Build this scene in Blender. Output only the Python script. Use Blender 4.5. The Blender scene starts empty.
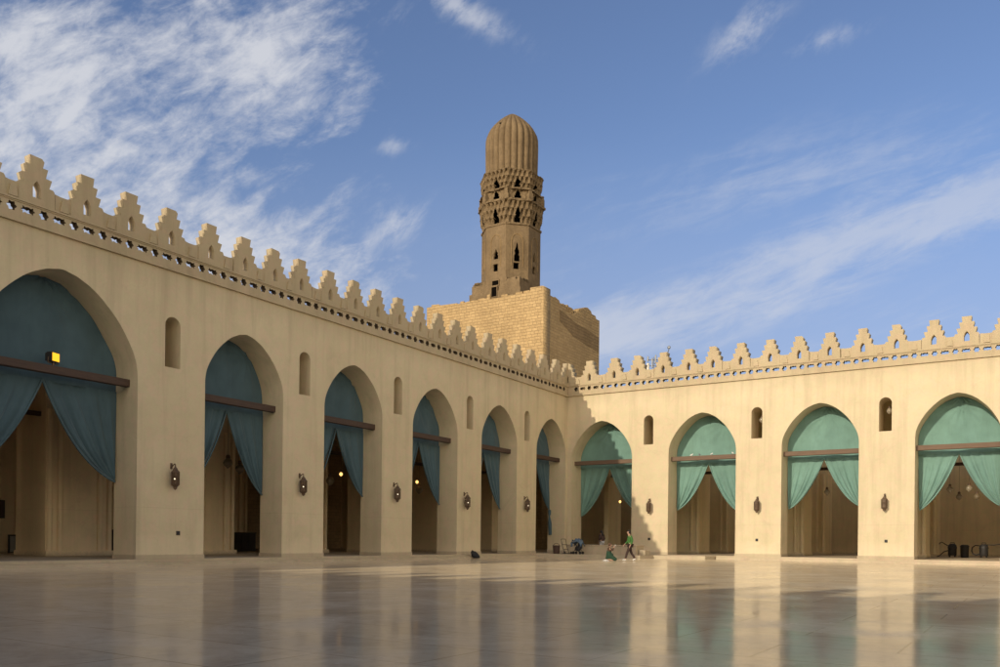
import bpy, bmesh, math, random
import numpy as np
from mathutils import Matrix, Vector
random.seed(7)
sc = bpy.context.scene
COL = sc.collection
PI = math.pi
R = math.radians
YAW = 0.5708
ROTR = -YAW                     # right arcade: local x runs along the wall to the right, y goes into the building
ROTL = PI/2 - YAW               # left arcade: local x = -t, y goes into the building
CORNER = Vector((4.908, 62.0, 0))
DL = Vector((math.sin(YAW), math.cos(YAW), 0))
DR = Vector((math.cos(YAW), -math.sin(YAW), 0))
NL = Vector((-DL.y, DL.x, 0))

def on_left(t, k, z=0):  return CORNER - DL*t + NL*k + Vector((0, 0, z))
def on_right(t, k, z=0): return CORNER + DR*t + DL*k + Vector((0, 0, z))

# ------------------------------------------------------------------ object helpers
def empty(name, loc=(0, 0, 0), rotz=0, label=None, cat=None, group=None, kind=None):
    o = bpy.data.objects.new(name, None); COL.objects.link(o)
    o.empty_display_size = 0.3
    o.location = loc; o.rotation_euler = (0, 0, rotz)
    tag(o, label, cat, group, kind)
    return o

def tag(o, label=None, cat=None, group=None, kind=None):
    if label: o['label'] = label
    if cat: o['category'] = cat
    if group: o['group'] = group
    if kind: o['kind'] = kind
    return o

def box_uv(me):
    """metre-scaled box UVs from the face normals"""
    n = len(me.loops)
    if n == 0: return
    uv = me.uv_layers.get('UVMap') or me.uv_layers.new(name='UVMap')
    co = np.empty(len(me.vertices)*3, np.float32); me.vertices.foreach_get('co', co); co = co.reshape(-1, 3)
    lv = np.empty(n, np.int32); me.loops.foreach_get('vertex_index', lv)
    nor = np.empty(len(me.polygons)*3, np.float32); me.polygons.foreach_get('normal', nor); nor = nor.reshape(-1, 3)
    tot = np.empty(len(me.polygons), np.int32); me.polygons.foreach_get('loop_total', tot)
    ln = np.repeat(np.abs(nor), tot, axis=0)
    p = co[lv]
    out = np.where((ln[:, 1] >= ln[:, 0])[:, None] & (ln[:, 1] >= ln[:, 2])[:, None], p[:, [0, 2]],
          np.where((ln[:, 0] >= ln[:, 2])[:, None], p[:, [1, 2]], p[:, [0, 1]]))
    uv.data.foreach_set('uv', out.astype(np.float32).ravel())

def link(name, me, mat, parent=None, smooth=None):
    o = bpy.data.objects.new(name, me); COL.objects.link(o)
    me.name = name
    if mat is not None:
        for m in (mat if isinstance(mat, (list, tuple)) else [mat]): me.materials.append(m)
    if parent is not None: o.parent = parent
    box_uv(me)
    if smooth is not None:
        me.polygons.foreach_set('use_smooth', [True]*len(me.polygons))
        me.set_sharp_from_angle(angle=R(smooth))
    return o

def from_bm(name, bm, mat, parent=None, smooth=None):
    bmesh.ops.recalc_face_normals(bm, faces=bm.faces)
    me = bpy.data.meshes.new(name); bm.to_mesh(me); bm.free()
    return link(name, me, mat, parent, smooth)

def from_bm_split(name, bm, mat, parent=None, smooth=None):
    """one object for every loose piece of the bmesh"""
    bm.verts.index_update(); bm.verts.ensure_lookup_table(); seen = set(); out = []
    for v0 in bm.verts:
        if v0.index in seen: continue
        st = [v0]; seen.add(v0.index); comp = []
        while st:
            v = st.pop(); comp.append(v)
            for e in v.link_edges:
                q = e.other_vert(v)
                if q.index not in seen: seen.add(q.index); st.append(q)
        b2 = bmesh.new(); mp = {v: b2.verts.new(v.co) for v in comp}
        for f in {f for v in comp for f in v.link_faces}: b2.faces.new([mp[v] for v in f.verts])
        out.append(from_bm(name, b2, mat, parent, smooth))
    bm.free()
    return out

def copy_obj(o, parent=None, loc=None):
    c = o.copy(); COL.objects.link(c)
    if parent is not None: c.parent = parent
    if loc is not None: c.location = loc
    return c

def copy_tree(root, loc, rotz=None, label=None):
    r = copy_obj(root, None, loc)
    if rotz is not None: r.rotation_euler = (0, 0, rotz)
    if label: r['label'] = label
    for ch in list(root.children):
        c = copy_obj(ch, r)
        for g in list(ch.children): copy_obj(g, c)
    return r

def box(bm, x0, x1, y0, y1, z0, z1, mi=0):
    v = [bm.verts.new(p) for p in ((x0,y0,z0),(x1,y0,z0),(x1,y1,z0),(x0,y1,z0),(x0,y0,z1),(x1,y0,z1),(x1,y1,z1),(x0,y1,z1))]
    for f in ((0,3,2,1),(4,5,6,7),(0,1,5,4),(1,2,6,5),(2,3,7,6),(3,0,4,7)):
        bm.faces.new([v[i] for i in f]).material_index = mi
    return v

def tube(bm, pts, rad, n=8, cap=True, mi=0):
    """tube along a list of points; rad a number or a list"""
    pts = [Vector(p) for p in pts]
    rs = rad if isinstance(rad, (list, tuple)) else [rad]*len(pts)
    rings = []
    up = Vector((0.13, 0.21, 0.97)).normalized()
    for i, p in enumerate(pts):
        d = (pts[min(i+1, len(pts)-1)] - pts[max(i-1, 0)]).normalized()
        a = d.cross(up)
        if a.length < 0.1: a = d.cross(Vector((1, 0, 0)))
        a.normalize(); b = d.cross(a)
        rings.append([bm.verts.new(p + (a*math.cos(2*PI*j/n) + b*math.sin(2*PI*j/n))*rs[i]) for j in range(n)])
    for i in range(len(rings)-1):
        for j in range(n):
            bm.faces.new((rings[i][j], rings[i][(j+1) % n], rings[i+1][(j+1) % n], rings[i+1][j])).material_index = mi
    if cap:
        bm.faces.new(rings[0]).material_index = mi; bm.faces.new(rings[-1][::-1]).material_index = mi

def lathe(bm, prof, n=12, c=(0, 0), rot=0, mi=0):
    """prof = [(radius, z)...]; n sides"""
    rings = []
    for r, z in prof:
        rings.append([bm.verts.new((c[0]+r*math.cos(rot+2*PI*j/n), c[1]+r*math.sin(rot+2*PI*j/n), z)) for j in range(n)])
    for i in range(len(rings)-1):
        for j in range(n):
            bm.faces.new((rings[i][j], rings[i][(j+1) % n], rings[i+1][(j+1) % n], rings[i+1][j])).material_index = mi
    bm.faces.new(rings[0][::-1]).material_index = mi; bm.faces.new(rings[-1]).material_index = mi

def panel_mesh(outlines, y0, y1):
    """extruded flat panel: outlines in (x, z), first the contour(s) then holes, from depth y0 to y1"""
    cu = bpy.data.curves.new('panel', 'CURVE'); cu.dimensions = '2D'; cu.fill_mode = 'BOTH'
    cu.extrude = (y1-y0)/2
    for pts in outlines:
        s = cu.splines.new('POLY'); s.points.add(len(pts)-1)
        for i, p in enumerate(pts): s.points[i].co = (p[0], p[1], 0, 1)
        s.use_cyclic_u = True
    o = bpy.data.objects.new('panel', cu); COL.objects.link(o)
    dg = bpy.context.evaluated_depsgraph_get()
    me = bpy.data.meshes.new_from_object(o.evaluated_get(dg))
    bpy.data.objects.remove(o); bpy.data.curves.remove(cu)
    me.materials.clear()
    me.transform(Matrix.Translation((0, (y0+y1)/2, 0)) @ Matrix.Rotation(PI/2, 4, 'X'))
    bm = bmesh.new(); bm.from_mesh(me)
    bmesh.ops.remove_doubles(bm, verts=bm.verts, dist=1e-5)
    bmesh.ops.recalc_face_normals(bm, faces=bm.faces)
    bm.to_mesh(me); bm.free()
    return me

# ------------------------------------------------------------------ arch profile (half width 1, drop below the apex)
ARCH = [(0, 0), (.11, .022), (.22, .055), (.44, .18), (.70, .43), (.88, .70), (.97, .91), (1.0, 1.12)]
def _cr(p0, p1, p2, p3, t):
    return tuple(.5*((2*p1[i]) + (-p0[i]+p2[i])*t + (2*p0[i]-5*p1[i]+4*p2[i]-p3[i])*t*t + (-p0[i]+3*p1[i]-3*p2[i]+p3[i])*t**3) for i in (0, 1))
_ext = [(-.11, -.022+.044)] + ARCH + [(1.0, 1.4)]
PROFILE = []
for i in range(1, len(_ext)-2):
    for k in range(9): PROFILE.append(_cr(_ext[i-1], _ext[i], _ext[i+1], _ext[i+2], k/9))
PROFILE.append(ARCH[-1])
PROFILE = [(min(x, 1.0), y) for x, y in PROFILE]
def arch_pts(xc, half, zb, za):
    """from bottom left over the apex to bottom right"""
    left = [(xc - half*x, za - half*y) for x, y in PROFILE][::-1]
    right = [(xc + half*x, za - half*y) for x, y in PROFILE[1:]]
    return [(xc-half, zb)] + left + right + [(xc+half, zb)]
def arch_half(z, half, za):
    """half width of the arch opening at height z"""
    d = (za - z)/half
    for (x0, y0), (x1, y1) in zip(PROFILE, PROFILE[1:]):
        if y0 <= d <= y1: return half*(x0 + (x1-x0)*(d-y0)/max(1e-6, y1-y0))
    return half if d > 1 else 0
def round_hole(xc, half, zb, zt, n=14):
    pts = [(xc-half, zb)]
    zc = zt - half
    for i in range(n+1):
        a = PI - PI*i/n
        pts.append((xc+half*math.cos(a), zc+half*math.sin(a)))
    return pts + [(xc+half, zb)]

# ------------------------------------------------------------------ materials
class NT:
    def __init__(s, name):
        s.m = bpy.data.materials.new(name); s.m.use_nodes = True
        s.t = s.m.node_tree; s.t.nodes.clear()
        s.out = s.t.nodes.new('ShaderNodeOutputMaterial')
        s.b = s.t.nodes.new('ShaderNodeBsdfPrincipled')
        s.t.links.new(s.b.outputs[0], s.out.inputs[0])
    def n(s, typ, **kw):
        nd = s.t.nodes.new(typ)
        for k, v in kw.items():
            if k in nd.inputs.keys() if isinstance(k, str) else False: pass
            setattr(nd, k, v)
        return nd
    def l(s, a, b): s.t.links.new(a, b)
    def val(s, sock, v):
        if hasattr(v, 'links') or isinstance(v, bpy.types.NodeSocket): s.l(v, sock)
        else: sock.default_value = v
    def math(s, op, a, b=0.0, c=0.0, clamp=False):
        nd = s.n('ShaderNodeMath', operation=op); nd.use_clamp = clamp
        s.val(nd.inputs[0], a); s.val(nd.inputs[1], b)
        if len(nd.inputs) > 2: s.val(nd.inputs[2], c)
        return nd.outputs[0]
    def noise(s, vec, scale, detail=4, rough=.55, dist=0.0):
        nd = s.n('ShaderNodeTexNoise'); nd.inputs['Scale'].default_value = scale
        nd.inputs['Detail'].default_value = detail; nd.inputs['Roughness'].default_value = rough
        nd.inputs['Distortion'].default_value = dist
        if vec is not None: s.l(vec, nd.inputs['Vector'])
        return nd.outputs[0]
    def mapping(s, vec, scale=(1,1,1), rot=(0,0,0), loc=(0,0,0)):
        nd = s.n('ShaderNodeMapping'); s.l(vec, nd.inputs['Vector'])
        nd.inputs['Scale'].default_value = scale; nd.inputs['Rotation'].default_value = rot; nd.inputs['Location'].default_value = loc
        return nd.outputs[0]
    def mix(s, fac, a, b, blend='MIX'):
        nd = s.n('ShaderNodeMix', data_type='RGBA', blend_type=blend)
        s.val(nd.inputs[0], fac)
        for sock, v in ((nd.inputs[6], a), (nd.inputs[7], b)):
            if isinstance(v, (tuple, list)): sock.default_value = (*v[:3], 1)
            else: s.l(v, sock)
        return nd.outputs[2]
    def ramp(s, fac, lo, hi):
        nd = s.n('ShaderNodeMapRange'); nd.clamp = True
        s.val(nd.inputs[0], fac); nd.inputs[1].default_value = lo; nd.inputs[2].default_value = hi
        return nd.outputs[0]
    def bump(s, h, strength=.3, dist=.02):
        nd = s.n('ShaderNodeBump'); nd.inputs['Strength'].default_value = strength; nd.inputs['Distance'].default_value = dist
        s.l(h, nd.inputs['Height']); s.l(nd.outputs[0], s.b.inputs['Normal'])
    def pos(s): return s.n('ShaderNodeNewGeometry').outputs['Position']
    def obj(s): return s.n('ShaderNodeTexCoord').outputs['Object']
    def uv(s): return s.n('ShaderNodeTexCoord').outputs['UV']
    def color(s, c): s.val(s.b.inputs['Base Color'], c if not isinstance(c, tuple) else (*c, 1))
    def rough(s, r): s.val(s.b.inputs['Roughness'], r)

def plain(name, col, rough=.6, metal=0.0, var=.25, scale=6.0, spec=None):
    m = NT(name); p = m.obj()
    n = m.noise(p, scale, 4)
    m.color(m.mix(n, tuple(c*(1-var) for c in col), tuple(min(1, c*(1+var)) for c in col)))
    m.rough(rough); m.b.inputs['Metallic'].default_value = metal
    if spec is not None: m.b.inputs['Specular IOR Level'].default_value = spec
    m.bump(m.noise(p, scale*6, 3), .15, .01)
    return m.m

def glow(name, col, strength):
    m = NT(name); m.color(col); m.b.inputs['Emission Color'].default_value = (*col, 1)
    m.b.inputs['Emission Strength'].default_value = strength
    return m.m

def stucco_mat(name, base, dark, stain=1.0, foot=True):
    m = NT(name); p = m.pos()
    big = m.noise(p, .22, 5, .6, .4); mid = m.noise(p, 1.3, 5, .65)
    fine = m.noise(p, 9, 4, .7)
    c = m.mix(m.ramp(big, .3, .72), base, dark)
    c = m.mix(m.math('MULTIPLY', m.ramp(mid, .45, .75), .55*stain), c, tuple(x*.80 for x in dark))
    c = m.mix(m.math('MULTIPLY', m.ramp(fine, .35, .75), .16), c, tuple(x*.72 for x in dark))
    hue = m.noise(p, 2.6, 4, .6, .3)
    c = m.mix(m.math('MULTIPLY', m.ramp(hue, .40, .62), .40), c, (base[0]*.93, base[1]*1.0, base[2]*.90))
    c = m.mix(m.math('MULTIPLY', m.ramp(hue, .52, .35), .35), c, (base[0]*1.0, base[1]*.88, base[2]*.90))
    pat = m.noise(p, .55, 6, .7, .8)
    c = m.mix(m.math('MULTIPLY', m.ramp(pat, .60, .72), .35*stain), c, (base[0]*.66, base[1]*.65, base[2]*.66))
    vo = m.n('ShaderNodeTexVoronoi', feature='DISTANCE_TO_EDGE'); vo.inputs['Scale'].default_value = .33
    dv = m.n('ShaderNodeVectorMath', operation='ADD'); m.l(p, dv.inputs[0])
    nz = m.n('ShaderNodeTexNoise'); nz.inputs['Scale'].default_value = 1.1; nz.inputs['Detail'].default_value = 6; m.l(p, nz.inputs['Vector'])
    sc_ = m.n('ShaderNodeVectorMath', operation='SCALE'); m.l(nz.outputs[1], sc_.inputs[0]); sc_.inputs[3].default_value = 2.2; m.l(sc_.outputs[0], dv.inputs[1]); m.l(dv.outputs[0], vo.inputs['Vector'])
    crack = m.math('MULTIPLY', m.math('SUBTRACT', 1.0, m.ramp(vo.outputs[0], .002, .010)), m.ramp(big, .52, .60))
    c = m.mix(m.math('MULTIPLY', crack, .14), c, (base[0]*.5, base[1]*.48, base[2]*.45))
    # faint streaks running down
    st = m.noise(m.mapping(p, (1.6, 1.6, .10)), 1.0, 5, .65)
    c = m.mix(m.math('MULTIPLY', m.ramp(st, .50, .72), .38*stain), c, tuple(x*.62 for x in dark))
    sep = m.n('ShaderNodeSeparateXYZ'); m.l(p, sep.inputs[0]); z = sep.outputs[2]
    if foot:
        # plaster lift line, salts and dirt close to the ground
        low = m.math('SUBTRACT', 1.0, m.ramp(m.math('ADD', z, m.math('MULTIPLY', mid, .9)), .75, 1.75))
        c = m.mix(m.math('MULTIPLY', low, .38), c, tuple(min(1, x*1.12+.06) for x in base))
        grime_shade = m.math('SUBTRACT', 1.0, m.ramp(m.math('ADD', z, m.math('MULTIPLY', fine, .35)), .34, .62))
        c = m.mix(m.math('MULTIPLY', grime_shade, .7), c, (.22, .18, .13))
        line = m.math('COMPARE', z, 2.28, .012)
        c = m.mix(m.math('MULTIPLY', line, .16), c, (.25, .2, .13))
    # dirt below the string course
    topd = m.ramp(m.math('ADD', z, m.math('MULTIPLY', st, 1.6)), 11.6, 12.9)
    c = m.mix(m.math('MULTIPLY', topd, .42*stain), c, tuple(x*.6 for x in dark))
    m.color(c); m.rough(.88); m.b.inputs['Specular IOR Level'].default_value = .2
    h = m.math('ADD', m.math('MULTIPLY', mid, 1.0), m.math('MULTIPLY', fine, .35))
    m.bump(h, .45, .05)
    return m.m

def stone_mat(name, base, dark, mortar, w=.62, h=.30, bumpd=.05, msize=.018):
    m = NT(name); u = m.uv(); p = m.pos()
    jit = m.noise(p, 1.1, 3)
    nd = m.n('ShaderNodeTexBrick')
    mp = m.n('ShaderNodeVectorMath', operation='ADD'); m.l(u, mp.inputs[0])
    cv = m.n('ShaderNodeCombineXYZ'); m.l(m.math('MULTIPLY', m.math('SUBTRACT', jit, .5), .12), cv.inputs[1]); m.l(m.math('MULTIPLY', m.math('SUBTRACT', jit, .5), .2), cv.inputs[0])
    m.l(cv.outputs[0], mp.inputs[1]); m.l(mp.outputs[0], nd.inputs['Vector'])
    nd.inputs['Scale'].default_value = 1.0; nd.inputs['Mortar Size'].default_value = msize; nd.inputs['Mortar Smooth'].default_value = .3
    nd.inputs['Brick Width'].default_value = w; nd.inputs['Row Height'].default_value = h; nd.inputs['Bias'].default_value = -.1; nd.squash = .7; nd.squash_frequency = 3; nd.offset = .42; nd.offset_frequency = 2
    nd.inputs['Color1'].default_value = (*base, 1); nd.inputs['Color2'].default_value = (*dark, 1); nd.inputs['Mortar'].default_value = (*mortar, 1)
    big = m.noise(p, .25, 5, .6); fine = m.noise(p, 5, 5, .7)
    c = m.mix(m.math('MULTIPLY', m.ramp(big, .42, .75), .55), nd.outputs[0], tuple(x*.62 for x in dark))
    c = m.mix(m.math('MULTIPLY', m.ramp(fine, .4, .75), .4), c, tuple(x*.6 for x in dark))
    m.color(c); m.rough(.92); m.b.inputs['Specular IOR Level'].default_value = .15
    hgt = m.math('ADD', m.math('MULTIPLY', m.math('SUBTRACT', 1.0, nd.outputs[1]), 1.0), m.math('MULTIPLY', fine, 1.0))
    m.bump(hgt, .8, bumpd)
    return m.m

def carved_mat(name, base, dark):
    m = NT(name); p = m.pos()
    a = m.noise(p, .5, 5, .65); b = m.noise(p, 3.5, 5, .7); st = m.noise(m.mapping(p, (2.2, 2.2, .2)), 1.0, 4, .6)
    c = m.mix(m.ramp(a, .32, .7), base, dark)
    c = m.mix(m.math('MULTIPLY', m.ramp(b, .45, .75), .5), c, tuple(x*.55 for x in dark))
    c = m.mix(m.math('MULTIPLY', m.ramp(st, .5, .75), .4), c, tuple(x*.6 for x in dark))
    m.color(c); m.rough(.93); m.b.inputs['Specular IOR Level'].default_value = .12
    m.bump(m.math('ADD', b, m.noise(p, 12, 3, .7)), .9, .09)
    return m.m

def cloth_mat(name, col, trans=.12):
    m = NT(name); p = m.obj()
    a = m.noise(p, .8, 4); w = m.noise(m.mapping(p, (1, 1, .15)), 7, 3)
    c = m.mix(m.ramp(a, .3, .7), tuple(x*.85 for x in col), tuple(x*1.12 for x in col))
    c = m.mix(m.math('MULTIPLY', m.ramp(w, .5, .75), .22), c, tuple(x*.65 for x in col))
    m.color(c); m.rough(.8); m.b.inputs['Specular IOR Level'].default_value = .15
    m.b.inputs['Sheen Weight'].default_value = .15
    tr = m.n('ShaderNodeBsdfTranslucent'); m.l(c, tr.inputs[0])
    mx = m.n('ShaderNodeMixShader'); mx.inputs[0].default_value = trans
    m.l(m.b.outputs[0], mx.inputs[1]); m.l(tr.outputs[0], mx.inputs[2]); m.l(mx.outputs[0], m.out.inputs[0])
    m.bump(w, .12, .02)
    return m.m

def wood_mat(name, a, b):
    m = NT(name); p = m.obj()
    g = m.noise(m.mapping(p, (.6, 9, 9)), 2.0, 5, .65, .8)
    m.color(m.mix(m.ramp(g, .3, .7), a, b)); m.rough(.7)
    m.bump(g, .5, .02)
    return m.m

def floor_mat():
    m = NT('polished marble'); p = m.pos()
    q = m.mapping(p, (1, 1, 1), (0, 0, YAW))
    br = m.n('ShaderNodeTexBrick'); m.l(q, br.inputs['Vector'])
    br.offset = .5; br.inputs['Scale'].default_value = 1.0
    br.inputs['Mortar Size'].default_value = .016; br.inputs['Mortar Smooth'].default_value = .2; br.inputs['Brick Width'].default_value = 2.4; br.inputs['Row Height'].default_value = 1.2
    br.inputs['Color1'].default_value = (.57, .50, .40, 1); br.inputs['Color2'].default_value = (.46, .41, .335, 1); br.inputs['Mortar'].default_value = (.15, .125, .10, 1)
    br.inputs['Bias'].default_value = 0
    big = m.noise(p, .12, 5, .6, .6); mid = m.noise(p, .7, 6, .65, .8); fine = m.noise(p, 4.5, 5, .7)
    c = m.mix(m.math('MULTIPLY', m.ramp(big, .35, .7), .4), br.outputs[0], (.42, .375, .31))
    c = m.mix(m.math('MULTIPLY', m.ramp(mid, .5, .66), .6), c, (.62, .55, .44))
    patch = m.noise(p, .28, 6, .7, 1.2)
    c = m.mix(m.math('MULTIPLY', m.ramp(patch, .54, .62), .55), c, (.64, .57, .46))
    c = m.mix(m.math('MULTIPLY', m.ramp(patch, .46, .38), .55), c, (.27, .245, .215))
    c = m.mix(m.math('MULTIPLY', m.ramp(fine, .48, .75), .5), c, (.18, .155, .13))
    scf = m.noise(m.mapping(p, (1, 1, 1), (0, 0, .4)), 2.4, 9, .78, 1.5)
    c = m.mix(m.math('MULTIPLY', m.ramp(scf, .60, .68), .5), c, (.14, .115, .09))
    m.color(c)
    r = m.math('ADD', m.math('MULTIPLY', m.ramp(mid, .35, .75), .10), m.math('MULTIPLY', m.ramp(fine, .35, .75), .05))
    m.rough(m.math('ADD', m.math('ADD', r, .06), m.math('ADD', m.math('MULTIPLY', m.ramp(patch, .5, .64), .08), m.math('MULTIPLY', m.ramp(scf, .58, .68), .16))))
    m.b.inputs['IOR'].default_value = 2.75
    m.b.inputs['Sheen Weight'].default_value = .20; m.b.inputs['Sheen Roughness'].default_value = .45; m.b.inputs['Sheen Tint'].default_value = (1, .77, .46, 1)
    h = m.math('ADD', m.math('MULTIPLY', fine, .4), m.math('MULTIPLY', m.math('SUBTRACT', 1.0, br.outputs[1]), .5))
    m.bump(h, .26, .006)
    df = m.n('ShaderNodeBsdfDiffuse'); m.l(m.mix(.4, c, (.72, .61, .46)), df.inputs[0])
    mx = m.n('ShaderNodeMixShader'); m.l(m.math('ADD', .05, m.math('MULTIPLY', m.ramp(m.noise(p, .35, 6, .68, .7), .38, .7), .28)), mx.inputs[0])
    m.l(m.b.outputs[0], mx.inputs[1]); m.l(df.outputs[0], mx.inputs[2]); m.l(mx.outputs[0], m.out.inputs[0])
    return m.m

M = dict(
    stucco=stucco_mat('cream stucco', (.685, .572, .385), (.60, .488, .315)),
    trim=stucco_mat('weathered trim plaster', (.65, .53, .35), (.50, .395, .25), 1.0),
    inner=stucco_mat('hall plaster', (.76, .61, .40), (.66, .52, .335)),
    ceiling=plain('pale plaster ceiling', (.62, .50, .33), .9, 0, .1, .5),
    rightback=stucco_mat('right hall plaster', (.80, .67, .42), (.72, .595, .36)),  # brighter copy of the hall plaster, stands in for extra light
    innerbrick=stone_mat('hall stone courses', (.76, .58, .37), (.64, .48, .30), (.5, .37, .23), .6, .28, .02),
    block=stone_mat('limestone blocks', (.53, .375, .19), (.43, .30, .15), (.32, .22, .115), .66, .30, .10, .013),
    blockdark=stone_mat('dark weathered limestone', (.34, .235, .12), (.27, .185, .095), (.2, .135, .07), .7, .31, .08, .014),
    carved=carved_mat('carved brown stone', (.262, .188, .107), (.175, .124, .07)),
    carvedlight=carved_mat('pale carved stone', (.33, .23, .115), (.25, .17, .085)),
    void=plain('dark interior', (.006, .005, .004), 1.0, spec=0.0),  # near black, stands in for the shade inside tower openings
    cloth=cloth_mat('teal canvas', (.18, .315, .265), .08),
    cloth_shade=cloth_mat('shaded teal canvas', (.082, .136, .162), .08),  # copy of the teal canvas with shade put into its colour
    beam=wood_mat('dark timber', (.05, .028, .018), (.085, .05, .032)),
    beamlit=wood_mat('sunlit timber', (.105, .064, .037), (.17, .104, .062)),  # same beam timber, lightened in colour for the sunlit side
    grime_shade=plain('grime and shade in the piercings', (.09, .068, .045), .95, 0, .3, 5, 0.0),  # sides of the frieze holes painted dark to deepen their shade
    darkwood=wood_mat('black brown wood', (.02, .015, .012), (.035, .026, .02)),
    iron=plain('dark bronze', (.115, .072, .042), .55, .25, .3, 12),
    steel=plain('grey painted steel', (.22, .23, .24), .45, .3, .15, 5),
    marble=floor_mat(),
    step=stucco_mat('worn stone step', (.58, .48, .34), (.47, .38, .265), .9, False),
    soil=plain('dusty ground', (.32, .26, .18), .95, 0, .25, .2),
    black=plain('black rubber', (.022, .019, .018), .6, 0, .3, 10),
    glass=None,
)
g = NT('frosted lamp glass'); g.color((.42, .36, .26)); g.rough(.12); g.b.inputs['Transmission Weight'].default_value = .35
M['glass'] = g.m
M['smoke'] = plain('smoked lamp glass', (.17, .13, .08), .3, 0, .2, 6)
M['bulb'] = glow('warm bulb', (1, .56, .16), 2.2)
M['smallbulb'] = glow('lantern bulb', (1, .86, .6), 1.6)
M['flood'] = glow('amber flood lens', (1, .50, .02), 1.15)

# ------------------------------------------------------------------ ground
def sheet(name, pts, z, mat, sub=0):
    bm = bmesh.new(); bm.faces.new([bm.verts.new((x, y, z)) for x, y in pts])
    o = from_bm(name, bm, mat); o['kind'] = 'structure'; return o
sheet('ground', [(-2500, -2500), (2500, -2500), (2500, 2500), (-2500, 2500)], -0.02, M['soil'])
a = on_left(86, -.2); b = on_left(-3, -.2); c_ = on_right(48, .3); d_ = on_right(48, -86)
sheet('courtyard_floor', [(a.x, a.y), (d_.x, d_.y), (c_.x, c_.y), (CORNER.x-NL.x*.2, CORNER.y+.3)], 0.0, M['marble'])
# hall floors (raised a step above the court)
def prism_world(name, pts, z0, z1, mat, kind='structure', parent=None):
    bm = bmesh.new()
    lo = [bm.verts.new((x, y, z0)) for x, y in pts]; hi = [bm.verts.new((x, y, z1)) for x, y in pts]
    bm.faces.new(hi); bm.faces.new(lo[::-1]); n = len(pts)
    for i in range(n): bm.faces.new((lo[i], lo[(i+1) % n], hi[(i+1) % n], hi[i]))
    o = from_bm(name, bm, mat, parent)
    if kind: o['kind'] = kind
    return o
def LP(t, k): p = on_left(t, k); return (p.x, p.y)
def RP(t, k): p = on_right(t, k); return (p.x, p.y)
PZ = .24
prism_world('hall_floor', [LP(85, -.25), LP(.25, -.25), LP(-22, -.25), LP(-22, 22), LP(85, 22)], -.01, PZ, M['step'])
prism_world('hall_floor', [RP(-.25, -.30), RP(47, -.30), RP(47, 22), RP(-.25, 22)], -.01, PZ-.004, M['step'])
# lower tread in front of the left hall, and the wide apron in the corner
prism_world('step', [LP(85, -.62), LP(.6, -.62), LP(.6, -.2), LP(85, -.2)], -.01, .125, M['step'])
prism_world('step', [RP(11.6, -.62), RP(47, -.62), RP(47, -.25), RP(11.6, -.25)], -.01, .125, M['step'])
prism_world('apron', [RP(.05, -5.3), RP(4.5, -5.1), RP(7.8, -4.4), RP(8.0, -2.6), RP(11.3, -1.9), RP(11.5, -.28), RP(.05, -.28)], -.01, PZ-.02, M['step'])

# ------------------------------------------------------------------ arcades
def niche_specs(arches_c): pass
L_ARCH = [(2.33, 2.15, 9.89), (9.215, 2.135, 9.90), (16.095, 2.155, 9.90), (22.995, 2.155, 10.0), (29.97, 2.16, 10.08), (38.25, 3.0, 10.66), (46.6, 2.16, 10.0), (53.5, 2.16, 9.9), (60.4, 2.16, 9.9)]
L_NICHE = [5.78, 12.65, 19.55, 26.47, 33.70, 42.7, 50.0, 57.0]
R_ARCH = [(2.815, 2.425, 9.86), (10.32, 2.35, 9.92), (17.935, 2.315, 9.96), (25.55, 2.2, 9.95), (33.1, 2.25, 9.95), (40.7, 2.25, 9.95)]
R_NICHE = [6.47, 14.02, 21.72, 29.3, 37.0]
CORN0, CORN1 = 11.92, 12.62

def star_hole(xc, zc):
    pts = []
    for k in range(9):       # left star, opening to the right
        a = R(50 + k*32.5); r = .14 if k % 2 == 0 else .08
        pts.append((xc-.115 + r*math.cos(a), zc + r*math.sin(a)))
    for k in range(9):
        a = R(230 + k*32.5); r = .14 if k % 2 == 0 else .08
        pts.append((xc+.115 + r*math.cos(a), zc + r*math.sin(a)))
    # remove self crossing at the waist
    return [p if abs(p[0]-xc) > .02 else (xc + (.02 if p[0] > xc else -.02), p[1]) for p in pts]
def quatre_hole(xc, zc):
    pts = []
    for k in range(24):
        a = 2*PI*k/24
        r = .15 + .024*math.cos(6*a)
        pts.append((xc + r*math.cos(a), zc + r*math.sin(a)))
    return pts

def merlon_mesh(th=.34, seed=0):
    rj = random.Random(seed)
    w = [(.64, 12.63), (.62, 13.26), (.575, 13.33), (.44, 13.335), (.525, 13.65), (.32, 13.655), (.39, 13.98), (.215, 13.985), (.262, 14.31)]
    right = w; left = [(-x, z) for x, z in w][::-1]
    out = [(x + rj.uniform(-.008, .008), z + (rj.uniform(-.007, .007) if 13.2 < z else 0)) for x, z in right + left]
    if seed % 3 == 1:          # a knocked-off corner on the top step
        i_ = len(right)-1; x_, z_ = out[i_]; out[i_:i_+1] = [(x_-.01, z_-.10), (x_-.09, z_-.01)]
    hole = [(-.145, 12.88), (-.145, 13.22), (-.09, 13.36), (0, 13.47), (.09, 13.36), (.145, 13.22), (.145, 12.88)]
    me = panel_mesh([out, hole], -.02, th)
    return me

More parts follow.
